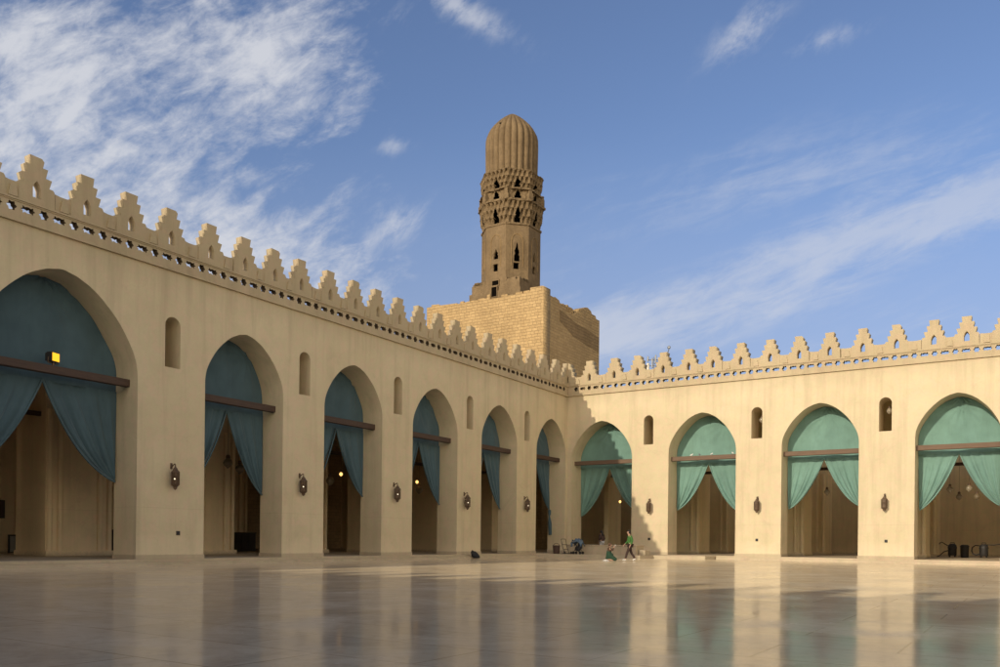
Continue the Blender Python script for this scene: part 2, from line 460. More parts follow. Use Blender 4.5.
def build_arcade(root, side, arches, niches, tmin, tmax, hole_t, merlon_ts, dz):
    """local x along the wall; s = -1 for the left arcade (x = -t)"""
    s = -1 if side == 'L' else 1
    TH = 1.48 if side == 'L' else 1.70
    X = lambda t: s*t
    zb = PZ - .06
    # main wall face with arch openings and niches
    out = []
    arcs = sorted([(X(c), h, z) for c, h, z in arches])
    x0, x1 = sorted((X(tmin), X(tmax)))
    out.append((x0, zb))
    for xc, h, za in arcs: out += arch_pts(xc, h, zb, za)
    out += [(x1, zb), (x1, CORN0), (x0, CORN0)]
    holes = [round_hole(X(t), .355, 7.95, 10.0) for t in niches]
    wall = link('wall', panel_mesh([out]+holes, 0, TH), M['stucco'], root, 35)
    # plinth course on each pier (slightly proud, at the very foot)
    bm = bmesh.new()
    edges = [x0] + [e for xc, h, za in arcs for e in (xc-h, xc+h)] + [x1]
    for i in range(0, len(edges), 2):
        box(bm, edges[i]+.0, edges[i+1]-.0, -.035, -.001, zb, PZ+.16)
        if i > 0: box(bm, edges[i]-.03, edges[i]-.001, -.035, TH+.03, zb, PZ+.16)
        if i+2 < len(edges): box(bm, edges[i+1]+.001, edges[i+1]+.03, -.035, TH+.03, zb, PZ+.16)
    from_bm_split('plinth', bm, M['step'], root)
    # pierced frieze
    lo, hi = sorted((X(hole_t[0]), X(hole_t[1])))
    t = hole_t[2]; sp = hole_t[3]
    while t - sp > hole_t[0]+.3: t -= sp; 
    n0 = round((hole_t[2]-t)/sp)
    hs = []; k = n0 % 2
    while t < hole_t[1]-.3:
        hs.append(quatre_hole(X(t), 12.33+dz) if k % 2 == 0 else star_hole(X(t), 12.33+dz)); t += sp; k += 1
    fx0, fx1 = x0, x1
    fz = link('frieze', panel_mesh([[(lo, CORN0+dz), (hi, CORN0+dz), (hi, CORN1-.05+dz), (lo, CORN1-.05+dz)]]+hs, -.05, .23 if side == 'L' else .30), [M['trim'], M['grime_shade']], root)
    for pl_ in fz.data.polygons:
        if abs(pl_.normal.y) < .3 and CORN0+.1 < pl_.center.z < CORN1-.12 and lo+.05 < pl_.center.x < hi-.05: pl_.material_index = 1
    rest = [(x0, lo), (hi, x1)]
    bm = bmesh.new()
    for p, q in rest:
        if q-p > .05: box(bm, p, q, -.05, .16, CORN0+dz, CORN1-.05+dz)
    if len(bm.verts): from_bm_split('frieze_end', bm, M['trim'], root)
    else: bm.free()
    # string courses
    bm = bmesh.new()
    box(bm, x0, x1, -.115, .31, CORN0-.09+dz, CORN0+.003+dz)
    from_bm('string_course', bm, M['trim'], root)
    bm = bmesh.new()
    box(bm, x0, x1, -.12, .33, CORN1-.053+dz, CORN1+.012+dz)
    box(bm, x0, x1, -.08, .32, CORN1-.10+dz, CORN1-.0535+dz)
    from_bm_split('string_course', bm, M['trim'], root)
    # parapet between the merlons with a trapezoid block in the middle of each gap
    bm = bmesh.new()
    ms = sorted(X(t) for t in merlon_ts)
    for p, q in zip(ms, ms[1:]):
        pm = (p+q)/2
        zt = 13.24+dz
        e0, e1 = p+.57, q-.57
        v = []
        prof = [(e0, CORN1+dz), (e1, CORN1+dz), (e1, zt), ((e0+e1)/2+.12, zt-.03), ((e0+e1)/2-.12, zt-.03), (e0, zt)]
        fr = [bm.verts.new((x, .005, z)) for x, z in prof]; bk = [bm.verts.new((x, .335, z)) for x, z in prof]
        bm.faces.new(fr); bm.faces.new(bk[::-1])
        for i in range(6): bm.faces.new((fr[i], fr[(i+1) % 6], bk[(i+1) % 6], bk[i]))
        tp = [(pm-.16, CORN1+.06+dz), (pm+.16, CORN1+.06+dz), (pm+.09, CORN1+.45+dz), (pm-.09, CORN1+.45+dz)]
        fr = [bm.verts.new((x, -.055, z)) for x, z in tp]; bk = [bm.verts.new((x, .1, z)) for x, z in tp]
        bm.faces.new(fr)
        for i in range(4): bm.faces.new((fr[i], fr[(i+1) % 4], bk[(i+1) % 4], bk[i]))
    if ms[0] - x0 > 1: box(bm, x0, ms[0]-.62, .005, .335, CORN1+dz, 13.24+dz)
    if x1 - ms[-1] > 1: box(bm, ms[-1]+.62, x1, .005, .335, CORN1+dz, 13.24+dz)
    from_bm_split('parapet', bm, M['trim'], root)
    for i, x in enumerate(ms):
        o = bpy.data.objects.new('merlon', MERLON[(i*5 % 6) + (0 if side == 'L' else 6)]); COL.objects.link(o); o.parent = root
        o.location = (x + random.uniform(-.02, .02), 0, dz)
        o.scale = (random.uniform(.985, 1.015), 1, 1)
        o.rotation_euler = (0, random.uniform(-.008, .008), 0)
    # tie beams
    for xc, h, za in arcs:
        bm = bmesh.new()
        z0, z1 = (6.98, 7.27) if side == 'L' else (6.75, 7.05)
        box(bm, xc-h-.12, xc+h+.12, .50, .78, z0, z1)
        bmesh.ops.bevel(bm, geom=list(bm.edges), offset=.018, segments=1, affect='EDGES')
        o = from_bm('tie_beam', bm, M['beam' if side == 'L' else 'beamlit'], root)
    for xc, h, za in arcs:
        bm = bmesh.new(); box(bm, xc-h-.1, xc+h+.1, 6.9, 7.1, 6.3, 6.5); from_bm('tie_beam', bm, M['beam'], root)
    # inner arcades, back wall and roof
    for y0, y1, nm in ((6.5, 8.9, 1), (13.6, 16.0, 2)):
        o2 = [(x0, zb)]
        for xc, h, za in arcs: o2 += arch_pts(xc, h+.02, zb, za-.35)
        o2 += [(x1, zb), (x1, 11.45), (x0, 11.45)]
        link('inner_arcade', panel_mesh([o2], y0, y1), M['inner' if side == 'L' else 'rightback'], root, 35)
        bm = bmesh.new()      # corner shafts and plinths of the inner piers
        ed = [e for xc, h, za in arcs for e in (xc-h-.02, xc+h+.02)]
        for i in range(1, len(ed)-1, 2):
            for e, sg in ((ed[i], 1), (ed[i+1], -1)):
                for q in (.16, .62):
                    tube(bm, [(e+sg*q, y0-.02, PZ), (e+sg*q, y0-.02, 6.6)], .12, 10)
            box(bm, ed[i]-.05, ed[i+1]+.05, y0-.16, y1+.05, PZ-.05, PZ+.22)
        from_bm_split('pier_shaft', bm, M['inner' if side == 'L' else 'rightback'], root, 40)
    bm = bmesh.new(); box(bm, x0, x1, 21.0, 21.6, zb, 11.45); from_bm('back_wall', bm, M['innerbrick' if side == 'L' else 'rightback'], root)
    bm = bmesh.new()
    if side == 'L': box(bm, x0, x1, TH-.1, 21.6, 11.46, 11.8)
    else: box(bm, x0, x1, TH-.1, 6.9, 11.46, 11.8)  # roof cut short so daylight brightens the right halls
    from_bm_split('roof', bm, M['ceiling'], root)
    return wall

MERLON = [merlon_mesh(.34, k) for k in range(6)] + [merlon_mesh(.60, 10+k) for k in range(6)]
for me in MERLON:
    me.materials.append(M['trim']); box_uv(me)
LM = [-.15 + 1.785*i for i in range(0, 34)]
RM = [-.066 + 1.866*i for i in range(0, 25)]
left = empty('arcade', CORNER, ROTL, 'long shaded cream arcade on the left, running towards the viewer with stepped battlements', 'arcade')
build_arcade(left, 'L', L_ARCH, L_NICHE, -2.0, 85.0, (.15, 43.0, 38.97, .5475), LM, 0)
right = empty('arcade', CORNER, ROTR, 'sunlit cream arcade across the far right side, with stepped battlements on top', 'arcade')
build_arcade(right, 'R', R_ARCH, R_NICHE, 0.004, 47.0, (.1, 33.0, 20.05, .536), RM, .004)
# corner hall behind the corner
bm = bmesh.new(); box(bm, -22, -.3, 21.0, 21.6, PZ-.06, 11.45); from_bm('back_wall', bm, M['rightback'], right)
bm = bmesh.new(); box(bm, -24, -.0, 1.4, 21.6, 11.452, 11.79); from_bm('roof', bm, M['ceiling'], right)
bm = bmesh.new(); box(bm, -22.6, -22, -2, 21.6, PZ-.06, 11.45); from_bm('back_wall', bm, M['rightback'], right)
# junction boxes low on the piers
def socket(root, x, z, r=.085):
    bm = bmesh.new(); box(bm, x-r, x+r, -.03, .01, z-r, z+r)
    bmesh.ops.bevel(bm, geom=list(bm.edges), offset=.01, segments=1, affect='EDGES')
    box(bm, x-r*.6, x+r*.6, -.034, -.028, z-r*.6, z+r*.6)
    from_bm('junction_box', bm, M['black'], root)
socket(left, -33.37, 1.28)
for t in (6.6, 14.1, 21.83): socket(right, t, 1.31)
# the side of the court behind the camera closes it and shades the near floor
bk = empty('courtyard_wall', on_right(0, -75.0), ROTR); bk['kind'] = 'structure'
bm = bmesh.new(); box(bm, .1, 70, -2.0, 0, 0, 13.25)
for i in range(37):
    x = 1 + i*1.866
    for w, z0, z1 in ((.5, 13.25, 13.6), (.36, 13.6, 13.95), (.24, 13.95, 14.3)): box(bm, x-w, x+w, -.4, -.01, z0, z1)
w_ = from_bm('wall', bm, M['stucco'], bk)

# ------------------------------------------------------------------ minaret
TC = Vector((1.32, 91.2, 0))
mn = empty('minaret', TC, ROTR, 'tall brown stone minaret with a ribbed dome on a massive square stone base', 'minaret')
# square base: front (sunlit) wall, right (shaded) wall, core
def ragged(x0, x1, z, pts): pass
front_top = [(7.25, 26.2), (6.9, 26.28), (6.85, 26.22), (5.72, 26.26), (5.68, 25.9), (5.3, 25.95), (5.25, 25.82), (2.6, 25.9), (2.55, 25.8), (1.2, 25.86), (-.55, 25.8), (-.6, 25.95), (-1.3, 26.0), (-3.3, 25.9), (-3.35, 26.02), (-5.6, 26.1), (-5.7, 26.25), (-6.6, 26.3), (-6.65, 26.1), (-7.25, 26.1)]
link('stone_base', panel_mesh([[(-7.25, -.1), (7.25, -.1)] + front_top], -6.25, -4.9), M['block'], mn)
# right face: x = distance from the near corner
rt = [(0.0, 26.2), (.25, 25.95), (.9, 25.9), (1.0, 25.75), (2.2, 25.6), (2.3, 25.7), (3.2, 25.55), (3.3, 25.35), (4.7, 25.3), (4.75, 24.75), (5.6, 24.8), (6.6, 24.9), (7.0, 25.2), (7.4, 25.25), (7.6, 25.75), (8.5, 25.95), (9.0, 26.25), (9.6, 26.35), (10.4, 26.15), (10.6, 25.9), (11.5, 25.9), (11.7, 25.6), (12.5, 25.6)]
me = panel_mesh([[(1.36, -.1), (12.5, -.1)] + [(x, z) for x, z in rt[::-1] if x > 1.36] + [(1.36, 25.6)]], 0, 1.3)
me.transform(Matrix.Translation((7.25-.0, -6.25, 0)) @ Matrix.Rotation(PI/2, 4, 'Z'))
me.update()
link('side_wall', me, M['block'], mn)
me = panel_mesh([[(3.3, 23.5), (6.5, 22.5), (12.4, 22.0), (12.4, 23.7), (9.4, 23.95), (6.5, 24.1), (4.6, 24.5), (3.3, 24.6)]], -.02, .1)
me.transform(Matrix.Translation((7.25, -6.25, 0)) @ Matrix.Rotation(PI/2, 4, 'Z')); me.update()
link('dark_course', me, M['blockdark'], mn)
bm = bmesh.new(); box(bm, -7.2, 5.9, -4.95, 6.2, 0, 24.6)
box(bm, -7.25, -5.9, -4.9, 6.25, 0, 25.7)
from_bm('core', bm, M['block'], mn)
# dark weathered recess high on the shaded face is a shallow sunk panel
# small ledge stones scattered on the top
bm = bmesh.new()
for i in range(16):
    x = random.uniform(-7, 7); s_ = random.uniform(.15, .4); y = random.uniform(-6.1, -5.2)
    box(bm, x-s_, x+s_, y-s_*.6, y+s_*.6, 25.7, 26.0+random.uniform(0, .35))
for i in range(9):
    y = random.uniform(-4.5, 5.8); s_ = random.uniform(.15, .4)
    box(bm, 6.4-s_*.5, 6.6+s_*.5, y-s_, y+s_, 24.6, 25.5+random.uniform(0, .4))
from_bm_split('loose_stone', bm, M['block'], mn)

before = set(mn.children)
# plinth (square, stepped)
bm = bmesh.new()
box(bm, -3.6, 3.6, -3.6, 3.6, 24.5, 28.55)
box(bm, -3.45, 3.45, -3.45, 3.45, 28.5, 28.62)
box(bm, -3.38, 3.38, -3.38, 3.38, 28.58, 29.5)
pl = from_bm('plinth', bm, M['carved'], mn)
# broken stones on the plinth shoulders
bm = bmesh.new()
for i in range(22):
    a_ = random.uniform(-3.2, 3.2); s_ = random.uniform(.12, .35); h_ = random.uniform(.1, .9 if a_ > 1.5 else .45)
    box(bm, a_-s_, a_+s_, -3.35, -3.0, 29.45, 29.5+h_)
    b_ = random.uniform(-3.2, 3.2)
    box(bm, 3.0, 3.33, b_-s_, b_+s_, 29.44, 29.5+h_*.7)
from_bm_split('loose_stone', bm, M['carved'], mn)
def void_panel(parent, x, z, w, h, y, shape='rect'):
    """a window: reveal frame round a dark recess, at depth y on the -y face"""
    bm = bmesh.new()
    if shape == 'rect': pts = [(x-w/2, z), (x+w/2, z), (x+w/2, z+h), (x-w/2, z+h)]
    else:
        pts = [(x-w*.5, z), (x+w*.5, z), (x+w*.5, z+h*.30), (x+w*.34, z+h*.42), (x+w*.46, z+h*.55), (x+w*.22, z+h*.72), (x+w*.14, z+h*.9), (x, z+h), (x-w*.14, z+h*.9), (x-w*.22, z+h*.72), (x-w*.46, z+h*.55), (x-w*.34, z+h*.42), (x-w*.5, z+h*.30)]
    return pts
# shaft: eight flat panels with real openings round a dark core
AP = 3.02          # apothem
HW = AP*math.tan(PI/8)
z0s, z1s = 29.3, 35.9
for k in range(8):
    ang = k*PI/4
    outl = [(-HW, z0s), (HW, z0s), (HW, z1s), (-HW, z1s)]
    hol = []
    if k % 2 == 0:
        hol = [void_panel(None, -.05, 30.75, .62, .85, 0, 'rect'), void_panel(None, 0, 32.1, .62, 1.15, 0, 'orn')]
    else:
        hol = [void_panel(None, -.1, 30.9, .62, .72, 0, 'rect'), void_panel(None, 0, 31.75, .66, 2.1, 0, 'orn')]
    me = panel_mesh([outl]+hol, -AP, -AP+.45)
    me.transform(Matrix.Rotation(ang, 4, 'Z')); me.update()
    link('shaft_panel', me, M['carved'], mn)
    # blind arch moulding above each window
    bm = bmesh.new()
    path = []
    for i in range(13):
        a_ = PI*i/12; r_ = .62
        zz = 33.95 + .62*math.sin(a_)*1.35
        path.append((r_*math.cos(a_), -AP-.01, zz))
    path = [(.62, -AP-.01, 31.2)] + path + [(-.62, -AP-.01, 31.2)]
    tube(bm, path, .055, 5)
    for q in bm.verts: q.co = Matrix.Rotation(ang, 4, 'Z') @ q.co
    from_bm('arch_moulding', bm, M['carvedlight'], mn)
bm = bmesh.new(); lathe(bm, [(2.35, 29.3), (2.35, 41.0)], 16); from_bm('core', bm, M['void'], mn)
# plinth windows on the sunlit side: black boxes stand in for the shade inside openings
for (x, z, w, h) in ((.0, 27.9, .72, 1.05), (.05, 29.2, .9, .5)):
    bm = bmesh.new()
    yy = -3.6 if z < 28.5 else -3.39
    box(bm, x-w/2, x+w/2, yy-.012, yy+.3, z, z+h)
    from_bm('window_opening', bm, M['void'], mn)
    bm = bmesh.new()
    for q in (x-w/2-.09, x+w/2+.0): box(bm, q, q+.09, yy-.08, yy+.1, z-.05, z+h+.05)
    box(bm, x-w/2-.1, x+w/2+.1, yy-.085, yy+.1, z+h, z+h+.12); box(bm, x-w/2-.1, x+w/2+.1, yy-.085, yy+.1, z-.1, z)
    from_bm('window_frame', bm, M['carved'], mn)

def oct_r(th, ap):
    a_ = ((th + PI/8) % (PI/4)) - PI/8
    return ap/math.cos(a_)
def niche_cell(u, v):
    """depth of one muqarnas cell: u in -.5...5, v 0..1 up, a pointed scooped niche"""
    w = .47*(1 - max(0, v-.45)/.55)**.7 if v < 1 else 0
    if abs(u) < w: return (1 - (abs(u)/max(w, .01))**2)*(.35+.65*v) if v < .97 else 0
    return 0
def muqarnas(z0, z1, ap0, ap1, rows, ncell, depth, windows, mat, belly=1.4):
    """grid round the octagon, flaring outward row by row, with staggered scooped cells and window openings"""
    NT_, NZ = 512, rows*12
    th = np.linspace(0, 2*PI, NT_, endpoint=False)
    bm = bmesh.new(); grid = []
    for j in range(NZ+1):
        f = j/NZ; row = min(int(f*rows), rows-1); v = f*rows - row
        base = ap0 + (ap1-ap0)*(((row+ .55*v + .45*(v > .9))/rows)**(1/belly))
        ring = []
        for i in range(NT_):
            u = th[i]/(2*PI)*ncell + (.5 if row % 2 else 0)
            uu = (u % 1) - .5
            r_ = oct_r(th[i], base) - depth*niche_cell(uu, v) + .03*math.sin(th[i]*37+row*2.1)*math.sin(j*1.7)
            ring.append(bm.verts.new((r_*math.cos(th[i]), r_*math.sin(th[i]), z0+(z1-z0)*f)))
        grid.append(ring)
    for j in range(NZ):
        zc = z0+(z1-z0)*(j+.5)/NZ
        for i in range(NT_):
            t_ = (th[i] + PI/NT_)
            a_ = ((t_ + PI/8) % (PI/4)) - PI/8
            hx = ap1*math.tan(a_)
            skip = False
            for wz, wh, ww in windows:
                q = (zc-wz)/wh
                if 0 <= q <= 1:
                    ww_ = ww*(1 if q < .35 else (.72 if q < .5 else (.8*(1-(q-.5)/.5)+.12)))
                    if abs(hx) < ww_/2: skip = True
            if skip: continue
            bm.faces.new((grid[j][i], grid[j][(i+1) % NT_], grid[j+1][(i+1) % NT_], grid[j+1][i]))
    return from_bm('muqarnas_band', bm, mat, mn, 50)
def ring_ledge(z0, z1, ap, name='ledge', mat='carved', jag=.05):
    bm = bmesh.new(); n = 96
    prof = [(ap-.7, z0), (ap, z0), (ap, z1), (ap-.7, z1)]
    rings = []
    for q, z in prof:
        rr = []
        for i in range(n):
            t_ = 2*PI*i/n
            r_ = oct_r(t_, q) + (random.uniform(-jag, jag) if q == ap else 0)
            rr.append(bm.verts.new((r_*math.cos(t_), r_*math.sin(t_), z)))
        rings.append(rr)
    for a_ in range(3):
        for i in range(n): bm.faces.new((rings[a_][i], rings[a_][(i+1) % n], rings[a_+1][(i+1) % n], rings[a_+1][i]))
    return from_bm(name, bm, M[mat], mn)
ring_ledge(35.78, 35.98, 3.12)
muqarnas(35.98, 38.35, 3.0, 3.36, 3, 40, .36, [(36.05, 1.65, .74)], M['carved'])
ring_ledge(38.33, 38.55, 3.44, jag=.10)
muqarnas(38.5, 39.75, 3.08, 3.14, 1, 24, .16, [(38.66, .95, .74)], M['carved'], 1)
ring_ledge(39.6, 39.78, 3.34, jag=.13)
muqarnas(39.78, 41.75, 2.98, 3.30, 3, 40, .34, [(39.9, 1.05, .72)], M['carved'])
ring_ledge(41.72, 41.86, 3.24, jag=.10)
# corner brackets of the middle gallery (broken balconies)
for k in range(8):
    bm = bmesh.new(); ang = PI/8 + k*PI/4
    rr = 3.08/math.cos(PI/8)
    box(bm, -.28, .28, -rr-.30, -rr+.5, 38.5, 39.0 + .25*(k % 3)); box(bm, -.18, .18, -rr-.22, -rr+.5, 39.0, 39.62)
    for q in bm.verts: q.co = Matrix.Rotation(ang, 4, 'Z') @ q.co
    from_bm('bracket', bm, M['carved'], mn)
# everything from the plinth up to the dome springing stands a little left of the base centre
for ch in [c for c in mn.children if c not in before]:
    wide = .90 if ch.name.startswith(('plinth', 'loose_stone', 'window')) else 1.0
    for v in ch.data.vertices:
        v.co.z = 1.15 + (v.co.z-1.15)*.968; v.co.x = v.co.x*wide - .55
        if v.co.y > -3.2 or wide == 1.0: v.co.y *= 1.0
        v.co.y *= wide
    ch.data.update(); box_uv(ch.data)
# ribbed dome
bm = bmesh.new(); NR = 24; NA = NR*10
prof = [(2.80, 40.2), (2.82, 41.0), (2.85, 42.6), (2.87, 44.2), (2.85, 44.75), (2.72, 45.28), (2.46, 45.8), (2.05, 46.35), (1.56, 46.86), (1.02, 47.32), (.52, 47.68), (.16, 47.88)]
pr2 = []
for (r0, z0), (r1, z1) in zip(prof, prof[1:]):
    for k in range(4): pr2.append((r0+(r1-r0)*k/4, z0+(z1-z0)*k/4))
pr2.append(prof[-1])
rings = []
for r_, z in pr2:
    rr = []
    for i in range(NA):
        t_ = 2*PI*i/NA
        rib = abs(math.sin(NR*t_/2))**.7
        q = r_*(.93 + .085*rib) if z > 40.4 else r_
        rr.append(bm.verts.new((q*math.cos(t_), q*math.sin(t_), z)))
    for v in rr: v.co.x -= .55
    rings.append(rr)
for j in range(len(rings)-1):
    for i in range(NA): bm.faces.new((rings[j][i], rings[j][(i+1) % NA], rings[j+1][(i+1) % NA], rings[j+1][i]))
bm.faces.new(rings[-1])
from_bm('ribbed_dome', bm, M['carved'], mn, 60)
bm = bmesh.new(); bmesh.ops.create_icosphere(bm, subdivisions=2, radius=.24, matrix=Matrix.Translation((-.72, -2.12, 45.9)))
from_bm('dome_opening', bm, M['void'], mn)  # black ball stands in for the shaded hole

# ------------------------------------------------------------------ curtains
def drape_mesh(half, side, ztop, ztie, seed, sag=1.0, tail=0):
    """side=-1: gathered to the left jamb; local x=0 is the arch centre"""
    rnd = random.Random(seed)
    NS, NV = 44, 30
    ph = rnd.uniform(0, 6); f1 = rnd.uniform(3.0, 4.2); f2 = rnd.uniform(7, 10)
    bm = bmesh.new(); g_ = []
    tie = (.06, ztie)
    for i in range(NS+1):
        s = i/NS
        top = (s*half, ztop)
        # outermost line hangs straight, inner line bellies
        ctrl = (s*half*.56 + .03, ztie + (ztop-ztie)*(.42 - .24*s*sag))
        end = (tie[0] + .05*s, tie[1] + .16*(1-s) - .06)
        row = []
        for j in range(NV+1):
            v = j/NV
            x = (1-v)**2*top[0] + 2*v*(1-v)*ctrl[0] + v*v*end[0]
            z = (1-v)**2*top[1] + 2*v*(1-v)*ctrl[1] + v*v*end[1]
            amp = (.035 + .085*math.sin(PI*min(1, v*1.05)))*(.35+.65*s)
            y = amp*math.sin(f1*s*2*PI*.9+ph + .8*v) + .35*amp*math.sin(f2*s*2*PI+ph*2) - .05*v
            if i == NS: y -= .03
            row.append(bm.verts.new((side*(half-x), y, z)))
        g_.append(row)
    for i in range(NS):
        for j in range(NV): bm.faces.new((g_[i][j], g_[i+1][j], g_[i+1][j+1], g_[i][j+1]))
    return bm
def upper_mesh(half, za, z0, seed):
    rnd = random.Random(seed); bm = bmesh.new(); NX, NZ = 40, 26
    ph = rnd.uniform(0, 6); dg = rnd.uniform(-.7, .7)
    rows = []
    for j in range(NZ+1):
        z = z0 + (za-.03-z0)*(j/NZ)**.85
        w = max(.03, arch_half(z, half, za) - .01)
        row = []
        for i in range(NX+1):
            x = -w + 2*w*i/NX
            y = .075*math.sin((x*.9 + z*dg)*2.2 + ph)*(1-(j/NZ)) + .03*math.sin((x*2.3-z*1.1*dg)*2+ph) + .05*math.sin((x*dg*1.6+z)*3.1+ph*2)*math.exp(-((x-dg)*.9)**2) + .06*math.exp(-((x-.05)/.05)**2)*.5
            gx, gz = half*(.25+.3*math.sin(ph)), za-.5
            y += .05*math.sin(16*math.atan2(gz-z+.01, x-gx)+ph)*math.exp(-(((x-gx)**2+(z-gz)**2)/1.9))
            row.append(bm.verts.new((x, y, z)))
        rows.append(row)
    for j in range(NZ):
        for i in range(NX): bm.faces.new((rows[j][i], rows[j][i+1], rows[j+1][i+1], rows[j+1][i]))
    return bm
def curtain(side, t, half, za, label, idx, ztie=(3.32, 3.35), tails=(0, 0)):
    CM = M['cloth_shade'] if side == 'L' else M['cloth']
    rv = random.Random(idx*13+5)
    sg = rv.uniform(.85, 1.15); ztie = tuple(z_ + rv.uniform(-.16, .16) for z_ in ztie)
    pos = on_left(t, 1.34) if side == 'L' else on_right(t, 1.55)
    root = empty('curtain', pos, ROTL if side == 'L' else ROTR, label, 'curtain', 'teal canvas curtains hung in the arches')
    zb = 6.9 if side == 'L' else 6.68
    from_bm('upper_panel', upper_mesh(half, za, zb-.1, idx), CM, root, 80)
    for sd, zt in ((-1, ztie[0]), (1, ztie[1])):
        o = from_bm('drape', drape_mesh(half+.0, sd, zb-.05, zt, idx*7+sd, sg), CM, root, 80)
        # hem cord along the open edge
        bm = bmesh.new()
        pts = []
        for j in range(25):
            v = j/24; top = (half, zb-.05); ctrl = (half*.56+.03, zt+(zb-.05-zt)*(.42-.24*sg)); end = (.11, zt-.06)
            x = (1-v)**2*top[0]+2*v*(1-v)*ctrl[0]+v*v*end[0]; z = (1-v)**2*top[1]+2*v*(1-v)*ctrl[1]+v*v*end[1]
            pts.append((sd*(half-x), -.06-.05*v, z))
        tube(bm, pts, .045, 6)
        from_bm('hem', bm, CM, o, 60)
    for sd, on in zip((-1, 1), tails):
        if on:
            bm = bmesh.new()
            tube(bm, [(sd*(half-.14), -.1, 3.4), (sd*(half-.16), -.12, 3.1), (sd*(half-.15), -.1, 2.95), (sd*(half-.12), -.12, 2.4), (sd*(half-.06), -.14, 1.55)], [.12, .10, .06, .15, .12], 9)
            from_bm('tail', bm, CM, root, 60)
    return root
LLAB = ['shaded teal curtain in the last arch of the left arcade, with a loose hanging tail',
        'shaded teal curtain in the second arch from the corner on the left arcade',
        'shaded teal curtain in the third arch from the corner on the left arcade',
        'shaded teal curtain in the fourth arch from the corner, with an amber glow below it',
        'dark blue-green curtain in the second arch from the left edge',
        'dark blue-green curtain in the biggest arch at the left edge, behind the lit floodlight']
RLAB = ['curtain half in shadow in the corner arch behind the people',
        'sunlit green curtain in the arch right of the walking person, pigeons on its beam',
        'sunlit green curtain in the arch between the two niches with glass lamps',
        'sunlit green curtain cut by the right edge, above the black vacuum cleaners']
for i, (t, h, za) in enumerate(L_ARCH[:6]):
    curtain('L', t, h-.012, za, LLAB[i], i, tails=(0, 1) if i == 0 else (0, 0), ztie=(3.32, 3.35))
for i, (t, h, za) in enumerate(R_ARCH[:4]):
    curtain('R', t, h-.012, za, RLAB[i], 20+i, ztie=((3.05, 3.45, 3.35, 3.3)[i], 3.4))

# ------------------------------------------------------------------ wall lanterns
def make_lantern(label, lit=True):
    root = empty('wall_lantern', (0, 0, 0), 0, label, 'lantern', 'bronze lanterns on the arcade piers')
    bm = bmesh.new()           # wall plate and bracket arm (wall is at y=0, lantern hangs at y=-.34)
    box(bm, -.06, .06, -.03, 0.0, .55, .85)
    tube(bm, [(0, -.02, .62), (0, -.16, .74), (0, -.3, .80), (0, -.34, .76), (0, -.34, .66)], .028, 6)
    from_bm('bracket', bm, M['iron'], root, 40)
    bm = bmesh.new()
    lathe(bm, [(.02, .68), (.05, .62), (.10, .58), (.13, .50), (.225, .40), (.235, .36)], 6, (0, -.34))
    from_bm('cap', bm, M['iron'], root)
    bm = bmesh.new()           # six corner bars and lattice of the body
    for k in range(6):
        a_ = k*PI/3; b_ = a_+PI/3
        p = lambda r_, q, z: (r_*math.cos(q), -.34+r_*math.sin(q), z)
        tube(bm, [p(.205, a_, .36), p(.205, a_, -.22)], .022, 5)
        for z in (.36, .17, -.02, -.22): tube(bm, [p(.195, a_, z), p(.195, b_, z)], .016, 5)
        mid = (a_+b_)/2
        tube(bm, [p(.172, mid, .36), p(.172, mid, -.22)], .014, 5)
        tube(bm, [p(.19, a_, .2), p(.19, b_, .04)], .012, 4); tube(bm, [p(.19, b_, .2), p(.19, a_, .04)], .012, 4)
    bdy = from_bm('lantern_body', bm, M['iron'], root)
    bm = bmesh.new(); lathe(bm, [(.165, -.20), (.165, .34)], 6, (0, -.34)); from_bm('glass', bm, M['lglass'], bdy)
    bm = bmesh.new(); lathe(bm, [(.235, -.22), (.22, -.26), (.12, -.35), (.10, -.38), (.11, -.42), (.05, -.48), (.012, -.51)], 6, (0, -.34))
    from_bm('base', bm, M['iron'], root)
    bm = bmesh.new(); bmesh.ops.create_icosphere(bm, subdivisions=2, radius=.035, matrix=Matrix.Translation((-.15, -.34-.155, .03)))
    if lit: from_bm('bulb', bm, M['smallbulb'], root, 60)
    root.scale = (.80, .80, .80)
    return root
lg = NT('amber lantern glass'); lg.color((.16, .095, .05)); lg.rough(.25); M['lglass'] = lg.m
lan = make_lantern('bronze lantern on the pier between the biggest arch and the second arch')
lan.location = on_left(33.72, 0, 3.42); lan.rotation_euler = (0, 0, ROTL)
for t, z, lab in ((26.75, 3.52, 'bronze lantern with bright bulb on second pier from the left edge'),
                  (19.85, 3.52, 'bronze lantern with bright bulb on third pier from the left edge'),
                  (13.21, 3.36, 'bronze lantern with bright bulb on fourth pier from left, above the black bag'),
                  (6.07, 3.46, 'bronze lantern on the last pier of the shaded arcade before the corner')):
    copy_tree(lan, on_left(t, 0, z), ROTL, lab)
lan2 = make_lantern('x', False)
for k_, (t, z, lab) in enumerate(((6.65, 3.47, 'bronze lantern on the sunlit pier nearest the corner, above the walking person'),
                  (14.14, 3.47, 'bronze lantern on the middle sunlit pier of the right arcade'),
                  (21.75, 3.5, 'bronze lantern on the rightmost sunlit pier'))):
    if k_: copy_tree(lan2, on_right(t, 0, z), ROTR, lab)
    else: lan2.location = on_right(t, 0, z); lan2.rotation_euler = (0, 0, ROTR); lan2['label'] = lab

